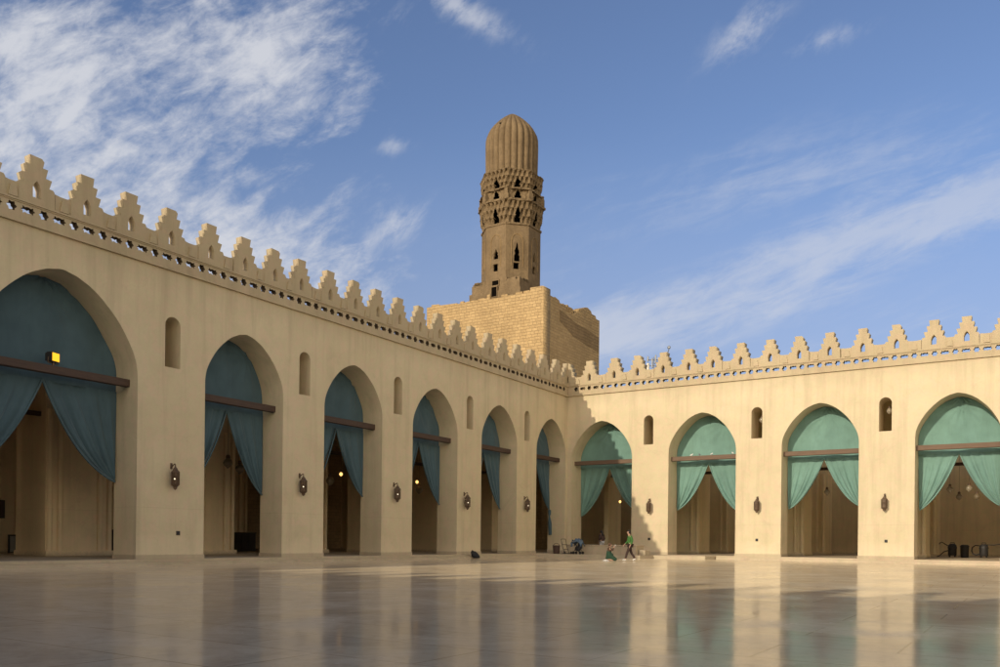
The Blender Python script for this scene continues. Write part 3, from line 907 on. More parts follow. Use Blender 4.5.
# ------------------------------------------------------------------ glass lamps in the sunlit niches and pendant lamps in the halls
def glass_lamp(loc, rotz, label, lit=False, drop=.5, r=.22, dark=False, group='round pendant lamps in the halls', name='pendant_lamp'):
    root = empty(name, loc, rotz, label, 'lamp', group)
    bm = bmesh.new(); tube(bm, [(0, 0, r*1.5), (0, 0, drop)], .007, 5); from_bm('cord', bm, M['iron'], root)
    bm = bmesh.new(); lathe(bm, [(.03, r*1.75), (r*.35, r*1.6), (r*.45, r*1.2), (r*.40, r*.95)], 12); from_bm('fitting', bm, M['iron'], root, 40)
    bm = bmesh.new(); lathe(bm, [(r*.12, -r*1.15), (r*.28, -r*.98), (r*.75, -r*.6), (r, 0), (r*.86, r*.45), (r*.5, r*.85), (r*.42, r*1.0)], 16)
    from_bm('globe', bm, M['bulb'] if lit else (M['smoke'] if dark else M['glass']), root, 60)
    return root
for t, z, lab in ((6.62, 9.35, 'small glass lamp in the niche nearest the corner of the sunlit wall'),
                  (14.1, 9.25, 'glass lamp hanging in the middle niche of the sunlit wall'),
                  (21.82, 9.27, 'glass lamp hanging in the rightmost niche of the sunlit wall')):
    glass_lamp(on_right(t, .85, z), ROTR, lab, drop=.6, r=.17, group='glass lamps in the niches', name='niche_lamp')
for t, z, lit, dark, lab in ((27.25, 4.83, 0, 1, 'dark pendant lamp against the inner pier in the second arch from left'),
                  (26.5, 4.59, 0, 1, 'dark pendant lamp close to the curtain edge in the second arch from left'),
                  (20.1, 4.4, 0, 1, 'dark unlit pendant lamp in the third arch from the left edge'),
                  (19.21, 4.85, 1, 0, 'glowing amber pendant lamp beside the curtain in third arch from left'),
                  (12.15, 4.85, 1, 0, 'glowing amber pendant lamp in the fourth arch from the left edge'),
                  (11.93, 4.35, 0, 1, 'dark pendant lamp just below a glowing one in the fourth arch')):
    glass_lamp(on_left(t, 4.5, z), ROTL, lab, lit, 11.45-z, .10 if lit else .24, dark)
for t, z, lit, dark, lab in ((2.3, 4.2, 1, 0, 'tiny glowing pendant lamp in the corner arch above the walking person'),
                  (17.52, 4.61, 0, 0, 'small glass pendant lamp in the sunlit arch left of the rightmost lantern'),
                  (24.86, 4.62, 0, 0, 'upper left glass globe pendant in the arch at the right edge'),
                  (25.37, 4.13, 0, 1, 'dark lower pendant lamp on the rod, arch at the right edge'),
                  (25.91, 4.65, 0, 0, 'bright upper glass globe pendant right of centre, arch at the right edge'),
                  (26.34, 4.13, 0, 1, 'dark lower right pendant lamp in the arch at the right edge')):
    glass_lamp(on_right(t, 4.5, z), ROTR, lab, lit, 11.45-z, .10 if lit else .19, dark)

# ------------------------------------------------------------------ floodlight on the beam of the biggest arch
fl = empty('floodlight', on_left(38.2, .64, 7.27), ROTL, 'small floodlight glowing amber on the beam of the biggest arch', 'floodlight')
bm = bmesh.new(); tube(bm, [(0, 0, 0), (0, 0, .12)], .05, 8); tube(bm, [(-.24, 0, .3), (-.24, .02, .1), (.24, .02, .1), (.24, 0, .3)], .02, 5); from_bm('bracket', bm, M['iron'], fl)
bm = bmesh.new(); box(bm, -.2, .2, -.1, .16, .14, .50); bmesh.ops.bevel(bm, geom=list(bm.edges), offset=.03, segments=2, affect='EDGES')
for k in range(5): box(bm, -.16+k*.075, -.14+k*.075, .15, .21, .18, .46)
hs = from_bm('housing', bm, M['black'], fl)
bm = bmesh.new(); box(bm, -.165, .165, -.115, -.09, .175, .465); from_bm('lens', bm, M['flood'], fl)
fl.rotation_euler = (0, 0, ROTL+.35)

# ------------------------------------------------------------------ pigeons on the beam
M['white'] = plain('white feathers', (.75, .73, .68), .7, 0, .1, 8)
M['greyf'] = plain('grey feathers', (.16, .16, .18), .7, 0, .2, 8)
def pigeon(t, label, mat, rz):
    root = empty('pigeon', on_right(t, .64, 7.05), ROTR+rz, label, 'pigeon', 'pigeons on the beam')
    bm = bmesh.new()
    tube(bm, [(-.19, 0, .10), (-.12, 0, .12), (-.02, 0, .14), (.06, 0, .17), (.09, 0, .22), (.11, 0, .26), (.135, 0, .27), (.17, 0, .26)], [.03, .055, .085, .075, .045, .042, .03, .006], 10)
    from_bm('body', bm, mat, root, 60)
    root.scale = (.6, .6, .6)
    bm = bmesh.new()
    for s_ in (-.03, .03): tube(bm, [(0, s_, .07), (.01, s_, 0), (.05, s_, 0.005)], .01, 5)
    from_bm('legs', bm, M['beam'], root)
pigeon(9.40, 'white pigeon at the left of the beam under the sunlit curtain', M['white'], .3)
pigeon(9.97, 'dark grey pigeon on the beam, second from the left', M['greyf'], 2.6)
pigeon(10.82, 'white pigeon just right of the beam centre', M['white'], .9)
pigeon(12.25, 'white pigeon at the right end of the beam beside the jamb', M['white'], 2.4)

# ------------------------------------------------------------------ furniture inside the halls
def cabinet(loc, rotz, w, h, d, label):
    root = empty('cabinet', loc, rotz, label, 'cabinet')
    bm = bmesh.new(); box(bm, -w/2, w/2, 0, d, 0, h); box(bm, -w/2-.03, w/2+.03, -.03, d+.02, h, h+.05); from_bm('carcass', bm, M['darkwood'], root)
    n = max(2, round(w/.55))
    for k in range(n):
        x = -w/2 + w*(k+.5)/n
        bm = bmesh.new(); box(bm, x-w/n/2+.02, x+w/n/2-.02, -.025, -.002, .08, h-.05); box(bm, x+w/n/2-.09, x+w/n/2-.06, -.05, -.025, h*.45, h*.6)
        from_bm('door', bm, M['darkwood'], root)
cabinet(on_left(19.3, 12.9, PZ), ROTL, 2.3, 1.15, .5, 'low black cabinet seen at the bottom of the second arch from left')
cabinet(on_left(28.2, 12.9, PZ), ROTL, 1.6, 1.2, .5, 'narrow black cabinet at the right bottom of the biggest arch')
wb = empty('notice_board', on_left(33.1, 12.9, PZ), ROTL+.1, 'pale notice board in a black frame standing on the floor in the biggest arch', 'notice board')
bm = bmesh.new(); box(bm, -.40, .40, 0, .04, .06, .84); from_bm('panel', bm, plain('pale board', (.32, .31, .28), .5), wb)
bm = bmesh.new()
for x in (-.45, .39): box(bm, x, x+.06, -.03, .05, 0, .90)
box(bm, -.455, .455, -.032, .052, .84, .905); box(bm, -.455, .455, -.032, .052, .02, .06)
from_bm('frame', bm, M['black'], wb)
pc = empty('picture', on_left(33.9, 13.56, 1.95), ROTL, 'small dark framed picture on the inner pier at the far left edge', 'picture')
bm = bmesh.new(); box(bm, -.5, .5, -.05, -.0, 0, .9); from_bm('frame', bm, M['darkwood'], pc)
bm = bmesh.new(); box(bm, -.42, .42, -.06, -.051, .08, .82); from_bm('canvas', bm, plain('dark red canvas', (.05, .02, .015), .6, 0, .6, 3), pc)
def vacuum(loc, rz, label, loop=False):
    root = empty('vacuum_cleaner', loc, rz, label, 'vacuum cleaner', 'vacuum cleaners in the right hall')
    bm = bmesh.new(); lathe(bm, [(.24, .14), (.27, .2), (.27, .62), (.29, .64), (.29, .70), (.25, .86), (.16, .95), (.10, .97)], 16); from_bm('drum', bm, M['black'], root, 40)
    bm = bmesh.new(); tube(bm, [(-.14, 0, .93), (-.12, 0, 1.04), (.12, 0, 1.04), (.14, 0, .93)], .022, 6); from_bm('handle', bm, M['black'], root, 40)
    bm = bmesh.new()
    if loop:
        tube(bm, [(-.24, -.1, .84), (-.5, -.12, .86), (-.68, -.12, .72), (-.72, -.12, .5), (-.64, -.12, .28), (-.45, -.1, .2), (-.24, -.1, .28)], .045, 8)
        tube(bm, [(.1, -.1, .92), (.6, -.12, .90), (.98, -.12, .96), (1.05, -.12, 1.02)], .032, 7)
    else:
        tube(bm, [(-.2, -.1, .78), (-.42, -.12, .92), (-.62, -.12, 1.06), (-.74, -.12, 1.04), (-.8, -.12, .92)], .032, 7)
        tube(bm, [(-.2, -.1, .5), (-.5, -.12, .4), (-.8, -.1, .1), (-.95, -.1, .05)], .035, 7)
    from_bm('hose', bm, M['black'], root, 40)
    for k in range(4):
        a_ = PI/4 + k*PI/2
        bm = bmesh.new(); tube(bm, [(.2*math.cos(a_), .2*math.sin(a_), .15), (.25*math.cos(a_), .25*math.sin(a_), .06)], [.03, .06], 8); from_bm('caster', bm, M['black'], root, 40)
vacuum(on_right(24.55, 11, PZ), ROTR, 'black drum vacuum cleaner with its wand raised left, arch at right edge')
vacuum(on_right(26.45, 11, PZ), ROTR, 'black drum vacuum cleaner with a looped hose, nearest the right edge', True)
bn = empty('waste_bin', on_right(25.3, 11, PZ), ROTR, 'plain dark bin between the two vacuum cleaners', 'bin')
bm = bmesh.new(); lathe(bm, [(.2, 0), (.25, .05), (.27, .75)], 14); from_bm('drum', bm, M['black'], bn, 40)
bm = bmesh.new(); lathe(bm, [(.285, .75), (.285, .82), (.2, .9)], 14); from_bm('lid', bm, M['black'], bn, 40)

# ------------------------------------------------------------------ stone platform in the corner arch, and the luggage next to it
st = empty('stone_platform', on_right(0, 0, 0), ROTR, 'low pale stone platform with steps on its right, in front of the corner arch', 'platform')
bm = bmesh.new(); x = 1.95
z1 = .80; za = PZ-.02
for k, w in enumerate((1.05, .95, 1.1, 1.0, 1.1)):
    v = box(bm, x+.008, x+w-.008, -3.5, -2.2, za, z1 - .01*(k % 2)); x += w
from_bm('block', bm, M['step'], st)
bm = bmesh.new(); box(bm, 1.88, x+.05, -3.56, -2.15, z1, z1+.07); bmesh.ops.bevel(bm, geom=list(bm.edges), offset=.02, segments=1, affect='EDGES'); from_bm('top_slab', bm, M['step'], st)
bm = bmesh.new(); box(bm, x+.06, x+.5, -3.2, -2.3, za, .56); bmesh.ops.bevel(bm, geom=list(bm.edges), offset=.02, segments=1, affect='EDGES'); from_bm('tread', bm, M['step'], st)

bs = empty('basket', on_right(1.7, -4.55, PZ-.02), ROTR, 'dark reddish brown basket at the left end of the apron', 'basket')
M['wick'] = plain('brown wicker', (.075, .042, .03), .8, 0, .4, 25)
bm = bmesh.new(); lathe(bm, [(.19, 0), (.22, .05), (.25, .52), (.27, .54), (.27, .58), (.23, .58), (.21, .1)], 16); from_bm('body', bm, M['wick'], bs, 40)
bm = bmesh.new(); tube(bm, [(-.25, 0, .56), (-.16, 0, .68), (0, 0, .72), (.16, 0, .68), (.25, 0, .56)], .018, 6); from_bm('handle', bm, M['wick'], bs)
tr = empty('hand_trolley', on_right(2.3, -4.5, PZ-.02), ROTR, 'folding metal luggage trolley beside the brown basket', 'trolley')
bm = bmesh.new()
for s_ in (-.17, .17): tube(bm, [(s_+.22, -.05, .06), (s_+.02, .0, .5), (s_-.12, .05, 1.02)], .02, 6)
for f in (1.0, .62, .3): tube(bm, [(-.17-.12*f+.2*(1-f), .05*f, 1.0*f+.02), (.17-.12*f+.2*(1-f), .05*f, 1.0*f+.02)], .018, 6)
from_bm('frame', bm, M['black'], tr)
bm = bmesh.new(); box(bm, -.05, .75, -.22, .1, .03, .07); from_bm('foot_plate', bm, M['black'], tr)
for s_ in (-.02, .48):
    bm = bmesh.new(); tube(bm, [(s_, .05, .09), (s_+.04, .05, .09)], .09, 12); from_bm('wheel', bm, M['black'], tr)
# pushchair with a blue jacket over it
ps = empty('pushchair', on_right(3.35, -4.5, PZ-.02), ROTR, 'dark folded pushchair next to the stone platform', 'pushchair')
M['darkfab'] = plain('charcoal fabric', (.025, .026, .03), .9, 0, .3, 8)
M['bluefab'] = plain('grey blue denim', (.10, .15, .21), .85, 0, .25, 8)
bm = bmesh.new()
for s_ in (-.2, .2):
    tube(bm, [(-.25, s_, .1), (.0, s_, .55), (.22, s_, 1.0)], .02, 6); tube(bm, [(.25, s_, .1), (.02, s_, .5), (-.15, s_, .78)], .02, 6)
tube(bm, [(.22, -.2, 1.0), (.22, .2, 1.0)], .025, 6)
from_bm('frame', bm, M['black'], ps)
bm = bmesh.new(); tube(bm, [(-.18, 0, .38), (0, 0, .36), (.14, 0, .48), (.2, 0, .85)], [.14, .2, .18, .12], 10); from_bm('seat', bm, M['darkfab'], ps, 60)
for x_ in (-.25, .25):
    for s_ in (-.22, .2):
        bm = bmesh.new(); tube(bm, [(x_, s_, .1), (x_, s_+.04, .1)], .1, 14); from_bm('wheel', bm, M['black'], ps)
jk = empty('jacket', on_right(3.38, -4.55, PZ+.74), ROTR, 'grey blue jacket thrown over the dark pushchair', 'jacket')
bm = bmesh.new()
NXj, NYj = 14, 10; gj = []
for i in range(NXj+1):
    row = []
    for j in range(NYj+1):
        u = i/NXj*2-1; v = j/NYj*2-1
        x_ = u*.40; y_ = v*.30
        z_ = .30 - .55*max(0, abs(u)-.35)**1.2 - .42*max(0, abs(v)-.5) + .025*math.sin(u*9+v*5)
        row.append(bm.verts.new((x_ - .06*max(0, abs(u)-.5), y_, z_)))
    gj.append(row)
for i in range(NXj):
    for j in range(NYj): bm.faces.new((gj[i][j], gj[i+1][j], gj[i+1][j+1], gj[i][j+1]))
jb = from_bm('body', bm, M['bluefab'], jk, 60)
jb.modifiers.new('Solid', 'SOLIDIFY').thickness = .04
bm = bmesh.new(); tube(bm, [(-.28, -.22, .22), (-.36, -.27, 0), (-.34, -.28, -.25)], [.08, .075, .06], 8); from_bm('sleeve', bm, M['bluefab'], jk, 60)
# black bag slumped on the step
bg = empty('bag', on_left(13.05, -.78, 0), ROTL, 'black bag slumped on the step below the lantern on the fourth pier', 'bag')
bm = bmesh.new()
tube(bm, [(-.42, 0, .42), (-.34, 0, .36), (-.18, 0, .26), (.02, 0, .18), (.22, 0, .12), (.40, 0, .07), (.47, 0, .04)], [.03, .10, .20, .19, .13, .07, .02], 12)
for q in bm.verts:
    q.co.z = max(0.0, q.co.z); q.co.y *= .9
    q.co += Vector((random.uniform(-.015, .015), random.uniform(-.015, .015), random.uniform(0, .02)))
from_bm('sack', bm, M['darkfab'], bg, 60)
bm = bmesh.new(); tube(bm, [(-.36, -.02, .40), (-.44, -.06, .50), (-.40, -.1, .46), (-.3, -.12, .36)], .02, 6); from_bm('strap', bm, M['black'], bg)

# ------------------------------------------------------------------ antenna mast behind the right arcade
am = empty('antenna_mast', on_right(1.35, 12, 11.8), ROTR, 'pale antenna mast with small aerials sticking up behind the right battlements', 'antenna')
bm = bmesh.new(); tube(bm, [(0, 0, 0), (0, 0, 4.6)], .13, 10); from_bm('pole', bm, plain('pale mast paint', (.62, .58, .5), .6), am, 50)
bm = bmesh.new()
for z in (3.5, 4.4, 4.9): tube(bm, [(-.1, 0, z), (1.7, -.05, z-.2)], .04, 6)
for x_ in (.55, 1.1, 1.65): tube(bm, [(x_, 0, 2.6), (x_, 0, 5.1)], .035, 6)
for k in range(6): tube(bm, [(.55, 0, 2.7+k*.35), (1.1, 0, 3.05+k*.35)], .025, 5)
from_bm('lattice', bm, M['steel'], am, 50)
for x_, z, h_ in ((.45, 4.1, 1.1), (.75, 4.5, .9), (1.55, 4.6, .6), (.05, 4.7, .6), (1.15, 3.9, .7)):
    bm = bmesh.new(); box(bm, x_-.06, x_+.06, -.2, -.08, z, z+h_*.8); bmesh.ops.bevel(bm, geom=list(bm.edges), offset=.03, segments=1, affect='EDGES'); from_bm('panel_aerial', bm, M['steel'], am)
bm = bmesh.new(); tube(bm, [(1.65, 0, 5.0), (1.9, -.1, 5.55)], .04, 6); bmesh.ops.create_icosphere(bm, subdivisions=2, radius=.15, matrix=Matrix.Translation((1.95, -.2, 5.7)) @ Matrix.Diagonal((1, .5, 1, 1))); from_bm('dish', bm, M['steel'], am, 60)

# ------------------------------------------------------------------ people
SK = plain('skin', (.42, .25, .17), .55, 0, .06, 8)
HAIR = plain('black hair', (.012, .010, .009), .5, 0, .2, 20)
def skin(name, verts, edges, mat, parent, root=0, sub=2):
    """verts: [(x, y, z, r)] or with (rx, ry); grown by a Skin modifier"""
    me = bpy.data.meshes.new(name)
    me.from_pydata([v[:3] for v in verts], edges, [])
    o = bpy.data.objects.new(name, me); COL.objects.link(o); o.parent = parent
    me.materials.append(mat)
    md = o.modifiers.new('Skin', 'SKIN'); md.use_smooth_shade = True
    sv = me.skin_vertices[0].data
    for i, v in enumerate(verts):
        r_ = v[3]; sv[i].radius = (r_, v[4] if len(v) > 4 else r_)
        sv[i].use_root = (i == root)
    s_ = o.modifiers.new('Sub', 'SUBSURF'); s_.levels = sub; s_.render_levels = sub
    return o
def chain(verts, edges, pts, start=None):
    prev = start
    for p in pts:
        verts.append(p); i = len(verts)-1
        if prev is not None: edges.append((prev, i))
        prev = i
    return prev
def head_mesh(parent, hx, hz, hair, scarf=None):
    """face, ears and hair on the head at (hx, 0, hz) facing +x"""
    bm = bmesh.new()
    bmesh.ops.create_uvsphere(bm, u_segments=20, v_segments=14, radius=.112)
    for v in list(bm.verts):
        v.co.y *= .86; v.co.z *= 1.12
    for f in [f for f in bm.faces if (f.calc_center_median().x > .035 and f.calc_center_median().z < .065) or f.calc_center_median().z < -.07]:
        bm.faces.remove(f)
    for v in [v for v in bm.verts if not v.link_faces]: bm.verts.remove(v)
    for v in bm.verts: v.co += Vector((hx-.012, 0, hz+.015))
    from_bm('headscarf' if scarf else 'hair', bm, scarf or hair, parent, 80)
    bm = bmesh.new()
    for s_ in (-1, 1): bmesh.ops.create_icosphere(bm, subdivisions=1, radius=.013, matrix=Matrix.Translation((hx+.088, s_*.035, hz+.01)))
    from_bm('eyes', bm, HAIR, parent, 60)
def add_hand(V, E, wrist, d, side):
    """palm, four fingers and a thumb grown from the wrist vertex; d = pointing direction"""
    w = Vector(V[wrist][:3]); d = Vector(d).normalized(); a_ = d.cross(Vector((0, 0, 1)))
    if a_.length < .2: a_ = Vector((1, 0, 0))
    a_.normalize()
    palm = w + d*.075; V.append((*palm, .032, .02)); pi_ = len(V)-1; E.append((wrist, pi_))
    for k, ln in enumerate((.07, .085, .08, .06)):
        off = a_*(k-1.5)*.021
        b_ = palm + off + d*.025; e_ = b_ + d*ln*.55 + Vector((0, 0, -.004)); f_ = e_ + d*ln*.4 - a_.cross(d)*.02
        chain(V, E, [(*b_, .010), (*e_, .009), (*f_, .007)], pi_)
    th_ = w + d*.035 + a_*.035*side
    chain(V, E, [(*th_, .011), (*(th_ + d*.04 + a_*.015*side), .009)], pi_)
def full_body(parent, J):
    """one continuous skin-grown figure from a joint table"""
    V, E = [], []
    p = J['pelvis']; V.append((*p, .13, .10))
    c1 = chain(V, E, [(*J['waist'], .115, .09), (*J['chest'], .14, .105), (*J['neck'], .052)], 0)
    chain(V, E, [(*J['jaw'], .066), (*J['face'], .092, .085), (*J['crown'], .07)], c1)
    V.append((*J['nose'], .014)); E.append((len(V)-3, len(V)-1))
    chest = 2
    for s_, n in ((1, 'l'), (-1, 'r')):
        w = chain(V, E, [(*J['sh_'+n], .062), (*J['el_'+n], .045), (*J['wr_'+n], .030)], chest)
        add_hand(V, E, w, Vector(J['wr_'+n]) - Vector(J['el_'+n]), s_)
        chain(V, E, [(*J['hip_'+n], .088), (*J['kn_'+n], .058), (*J['an_'+n], .042), (*J['toe_'+n], .035)], 0)
    return skin('body', V, E, SK, parent)
def clothes(parent, J, top, bottom, shoes, long=True):
    V, E = [], []
    V.append((*(Vector(J['pelvis'])+Vector((0, 0, -.02))), .165, .13))
    c1 = chain(V, E, [(*J['waist'], .15, .12), (*J['chest'], .17, .13), (*(Vector(J['chest'])*.45+Vector(J['neck'])*.55), .085)], 0)
    for n in 'lr':
        wr = Vector(J['wr_'+n]); el = Vector(J['el_'+n])
        chain(V, E, [(*J['sh_'+n], .082), (*el, .064), (*(el*.1+wr*.9), .047)], 2)
    skin('pullover', V, E, top, parent)
    if bottom:
        V, E = [(*(Vector(J['pelvis'])+Vector((0, 0, .0))), .152, .12)], []
        for n in 'lr':
            kn = Vector(J['kn_'+n]); an = Vector(J['an_'+n])
            chain(V, E, [(*J['hip_'+n], .105), (*kn, .078), (*(kn*.05+an*.95), .062)], 0)
        skin('trousers', V, E, bottom, parent)
    if shoes:
        for n in 'lr':
            an = Vector(J['an_'+n]); to = Vector(J['toe_'+n])
            d = (to-an); d.z = 0
            V, E = [], []
            chain(V, E, [(*(an - d*.35 + Vector((0, 0, -.02))), .045), (*(an+d*.4+Vector((0, 0, -.03))), .048), (*(to+d*.35), .036)])
            skin('shoe', V, E, shoes, parent)
# walking man in green
P1 = empty('person', (7.52, 48.06, 0), PI+.12, 'person walking in a green pullover, dark brown trousers and white shoes', 'person')
J = dict(pelvis=(0, 0, .95), waist=(0, 0, 1.12), chest=(.03, 0, 1.36), neck=(.06, 0, 1.50), jaw=(.10, 0, 1.57), face=(.10, 0, 1.66), crown=(.09, 0, 1.73), nose=(.205, 0, 1.635),
         sh_l=(.03, .19, 1.43), el_l=(-.06, .25, 1.16), wr_l=(.06, .26, .92), sh_r=(.03, -.19, 1.43), el_r=(.06, -.25, 1.15), wr_r=(.26, -.22, .96),
         hip_l=(0, .095, .90), kn_l=(.20, .10, .50), an_l=(.31, .10, .10), toe_l=(.44, .11, .06),
         hip_r=(0, -.095, .90), kn_r=(-.08, -.10, .49), an_r=(-.33, -.10, .13), toe_r=(-.22, -.11, .045))
full_body(P1, J)
clothes(P1, J, plain('green knit', (.05, .15, .03), .9, 0, .15, 10), plain('brown trousers', (.045, .022, .016), .85, 0, .2, 8), plain('white shoe', (.7, .68, .62), .6, 0, .1, 8))
head_mesh(P1, .10, 1.66, HAIR)
# kneeling person in green robe taking a picture, facing right
P2 = empty('person', (6.25, 47.5, 0), -.15, 'person kneeling on the floor in a green robe and brown headscarf, holding up a phone', 'person')
J2 = dict(pelvis=(-.04, 0, .36), waist=(-.03, 0, .50), chest=(0, 0, .68), neck=(.02, 0, .78), jaw=(.05, 0, .83), face=(.05, 0, .91), crown=(.04, 0, .97), nose=(.15, 0, .89),
          sh_l=(.01, .16, .72), el_l=(.17, .20, .60), wr_l=(.25, .07, .78), sh_r=(.01, -.16, .72), el_r=(.17, -.20, .60), wr_r=(.25, -.07, .78),
          hip_l=(.0, .1, .33), kn_l=(.34, .13, .09), an_l=(-.10, .12, .07), toe_l=(-.24, .12, .05),
          hip_r=(.0, -.1, .33), kn_r=(.34, -.13, .09), an_r=(-.10, -.12, .07), toe_r=(-.24, -.12, .05))
full_body(P2, J2)
GR = plain('green robe', (.018, .052, .027), .9, 0, .2, 8); BRN = plain('brown scarf', (.085, .045, .025), .9, 0, .2, 8)
V, E = [(*J2['pelvis'], .21, .18)], []
chain(V, E, [(*J2['waist'], .17, .15), (*J2['chest'], .16, .13)], 0)
for n in 'lr': chain(V, E, [(*J2['hip_'+n], .15), (*(Vector(J2['kn_'+n])*.8+Vector((.02, 0, .04))), .125), (*(Vector(J2['kn_'+n])+Vector((.1, 0, 0))), .085)], 0)
chain(V, E, [(-.12, 0, .16, .17), (-.2, 0, .10, .10)], 0)
skin('robe', V, E, GR, P2)
V, E = [], []
chain(V, E, [(*J2['chest'], .175, .14), (*(Vector(J2['neck'])), .10)])
V.append((*J2['waist'], .18, .155)); E.append((0, 2))
for n in 'lr': chain(V, E, [(*J2['sh_'+n], .085), (*J2['el_'+n], .06), (*(Vector(J2['el_'+n])*.15+Vector(J2['wr_'+n])*.85), .045)], 0)
skin('shawl', V, E, BRN, P2)
head_mesh(P2, .05, .91, HAIR, BRN)
ph = empty('phone', (0, 0, 0), 0, 'pale phone held up by the kneeling person', 'phone')
bm = bmesh.new(); box(bm, -.01, .01, -.075, .075, 0, .15); bmesh.ops.bevel(bm, geom=list(bm.edges), offset=.006, segments=1, affect='EDGES'); from_bm('case', bm, M['white'], ph)
bm = bmesh.new(); box(bm, -.013, -.0105, -.066, .066, .01, .14); from_bm('screen', bm, M['black'], ph)
pm_ = Matrix.Translation((6.25, 47.5, 0)) @ Matrix.Rotation(-.15, 4, 'Z') @ Matrix.Translation((.33, 0, .82)); ph.matrix_world = pm_
# white cloth by the knees
wc = empty('cloth', (6.02, 47.25, 0), .3, 'small white cloth on the floor beside the kneeling person', 'cloth')
bm = bmesh.new(); gw = []
for i in range(9):
    gw.append([bm.verts.new(((i/8-.5)*.34, (j/8-.5)*.26, .012 + .07*max(0, 1-((i-4)/4)**2-((j-4)/4)**2) + .012*math.sin(i*1.9+j*2.3))) for j in range(9)])
for i in range(8):
    for j in range(8): bm.faces.new((gw[i][j], gw[i+1][j], gw[i+1][j+1], gw[i][j+1]))
o = from_bm('fabric', bm, M['white'], wc, 80); o.modifiers.new('Solid', 'SOLIDIFY').thickness = .01
# standing woman behind the stone platform, turned away
pw = on_right(3.7, -1.55, PZ-.004)
P3 = empty('person', pw, ROTR+2.6, 'dark haired person in a dark brown jacket and pale trousers behind the stone platform', 'person')
s3 = .92
J3 = {k: tuple(Vector(v)*s3) for k, v in dict(pelvis=(0, 0, .95), waist=(0, 0, 1.12), chest=(.03, 0, 1.36), neck=(.05, 0, 1.50), jaw=(.08, 0, 1.57), face=(.08, 0, 1.66), crown=(.07, 0, 1.73), nose=(.185, 0, 1.635),
         sh_l=(.02, .18, 1.42), el_l=(-.02, .24, 1.15), wr_l=(.12, .20, .98), sh_r=(.02, -.18, 1.42), el_r=(-.02, -.24, 1.15), wr_r=(.12, -.20, .98),
         hip_l=(0, .09, .90), kn_l=(.02, .10, .49), an_l=(0, .10, .08), toe_l=(.13, .12, .04), hip_r=(0, -.09, .90), kn_r=(.02, -.10, .49), an_r=(0, -.10, .08), toe_r=(.13, -.12, .04)).items()}
full_body(P3, J3)
clothes(P3, J3, plain('dark brown jacket', (.05, .026, .02), .85, 0, .2, 8), plain('pale grey trousers', (.42, .42, .42), .85, 0, .1, 8), M['black'])
head_mesh(P3, .08*s3, 1.66*s3, HAIR)
bm = bmesh.new(); tube(bm, [(-.03, 0, 1.60*s3), (-.075, 0, 1.48*s3), (-.085, 0, 1.36*s3)], [.09, .075, .04], 10); from_bm('hair', bm, HAIR, P3, 80)

# ------------------------------------------------------------------ light: low warm sun from behind left
to_sun = -(DL*5.5 + DR); to_sun.normalize()
EL = R(18.3)
az = math.atan2(to_sun.x, to_sun.y)
sd = Vector((to_sun.x*math.cos(EL), to_sun.y*math.cos(EL), math.sin(EL)))
sun = bpy.data.lights.new('sun', 'SUN'); sun.energy = 2.95; sun.angle = R(.45); sun.color = (1.0, .88, .68)
so = bpy.data.objects.new('sun', sun); COL.objects.link(so); so.location = (0, 0, 60)
so.rotation_euler = sd.to_track_quat('Z', 'Y').to_euler()

w = bpy.data.worlds.new('World'); sc.world = w; w.use_nodes = True
nt = w.node_tree; nt.nodes.clear()
def N(t, **k):
    n = nt.nodes.new(t)
    for a_, v in k.items(): setattr(n, a_, v)
    return n
def Mth(op, a_, b_=0.0, clamp=False):
    n = N('ShaderNodeMath', operation=op); n.use_clamp = clamp
    for s_, v in zip(n.inputs, (a_, b_)):
        if isinstance(v, (int, float)): s_.default_value = v
        else: nt.links.new(v, s_)
    return n.outputs[0]
sky = N('ShaderNodeTexSky', sky_type='NISHITA'); sky.sun_disc = False
sky.sun_elevation = EL; sky.sun_rotation = az; sky.altitude = 50; sky.air_density = 1.0; sky.dust_density = .8; sky.ozone_density = 2.2
tc = N('ShaderNodeTexCoord'); sp = N('ShaderNodeSeparateXYZ'); nt.links.new(tc.outputs['Generated'], sp.inputs[0])
yy = Mth('MAXIMUM', sp.outputs[1], .05)
U = Mth('DIVIDE', sp.outputs[0], yy); Vv = Mth('DIVIDE', sp.outputs[2], yy)
ahead = Mth('MULTIPLY', sp.outputs[1], 4.0, True)
cmb = N('ShaderNodeCombineXYZ'); nt.links.new(U, cmb.inputs[0]); nt.links.new(Vv, cmb.inputs[1])
def cnoise(rot, scale, ns, detail, rough, dist, off=(0, 0, 0)):
    mp = N('ShaderNodeMapping'); nt.links.new(cmb.outputs[0], mp.inputs[0])
    mp.vector_type = 'TEXTURE'; mp.inputs['Rotation'].default_value = (0, 0, rot); mp.inputs['Scale'].default_value = tuple(1/q for q in scale); mp.inputs['Location'].default_value = off
    n = N('ShaderNodeTexNoise'); nt.links.new(mp.outputs[0], n.inputs['Vector'])
    n.inputs['Scale'].default_value = ns; n.inputs['Detail'].default_value = detail; n.inputs['Roughness'].default_value = rough; n.inputs['Distortion'].default_value = dist
    return n.outputs[0]
def blob(px, py, ax, ay, rot):
    """soft elliptical cloud field round a direction given by its tangents"""
    du = Mth('SUBTRACT', U, px); dv = Mth('SUBTRACT', Vv, py)
    c_, s_ = math.cos(rot), math.sin(rot)
    a_ = Mth('DIVIDE', Mth('ADD', Mth('MULTIPLY', du, c_), Mth('MULTIPLY', dv, s_)), ax)
    b_ = Mth('DIVIDE', Mth('SUBTRACT', Mth('MULTIPLY', dv, c_), Mth('MULTIPLY', du, s_)), ay)
    r2 = Mth('ADD', Mth('MULTIPLY', a_, a_), Mth('MULTIPLY', b_, b_))
    return Mth('POWER', 2.718, Mth('MULTIPLY', r2, -1.0))
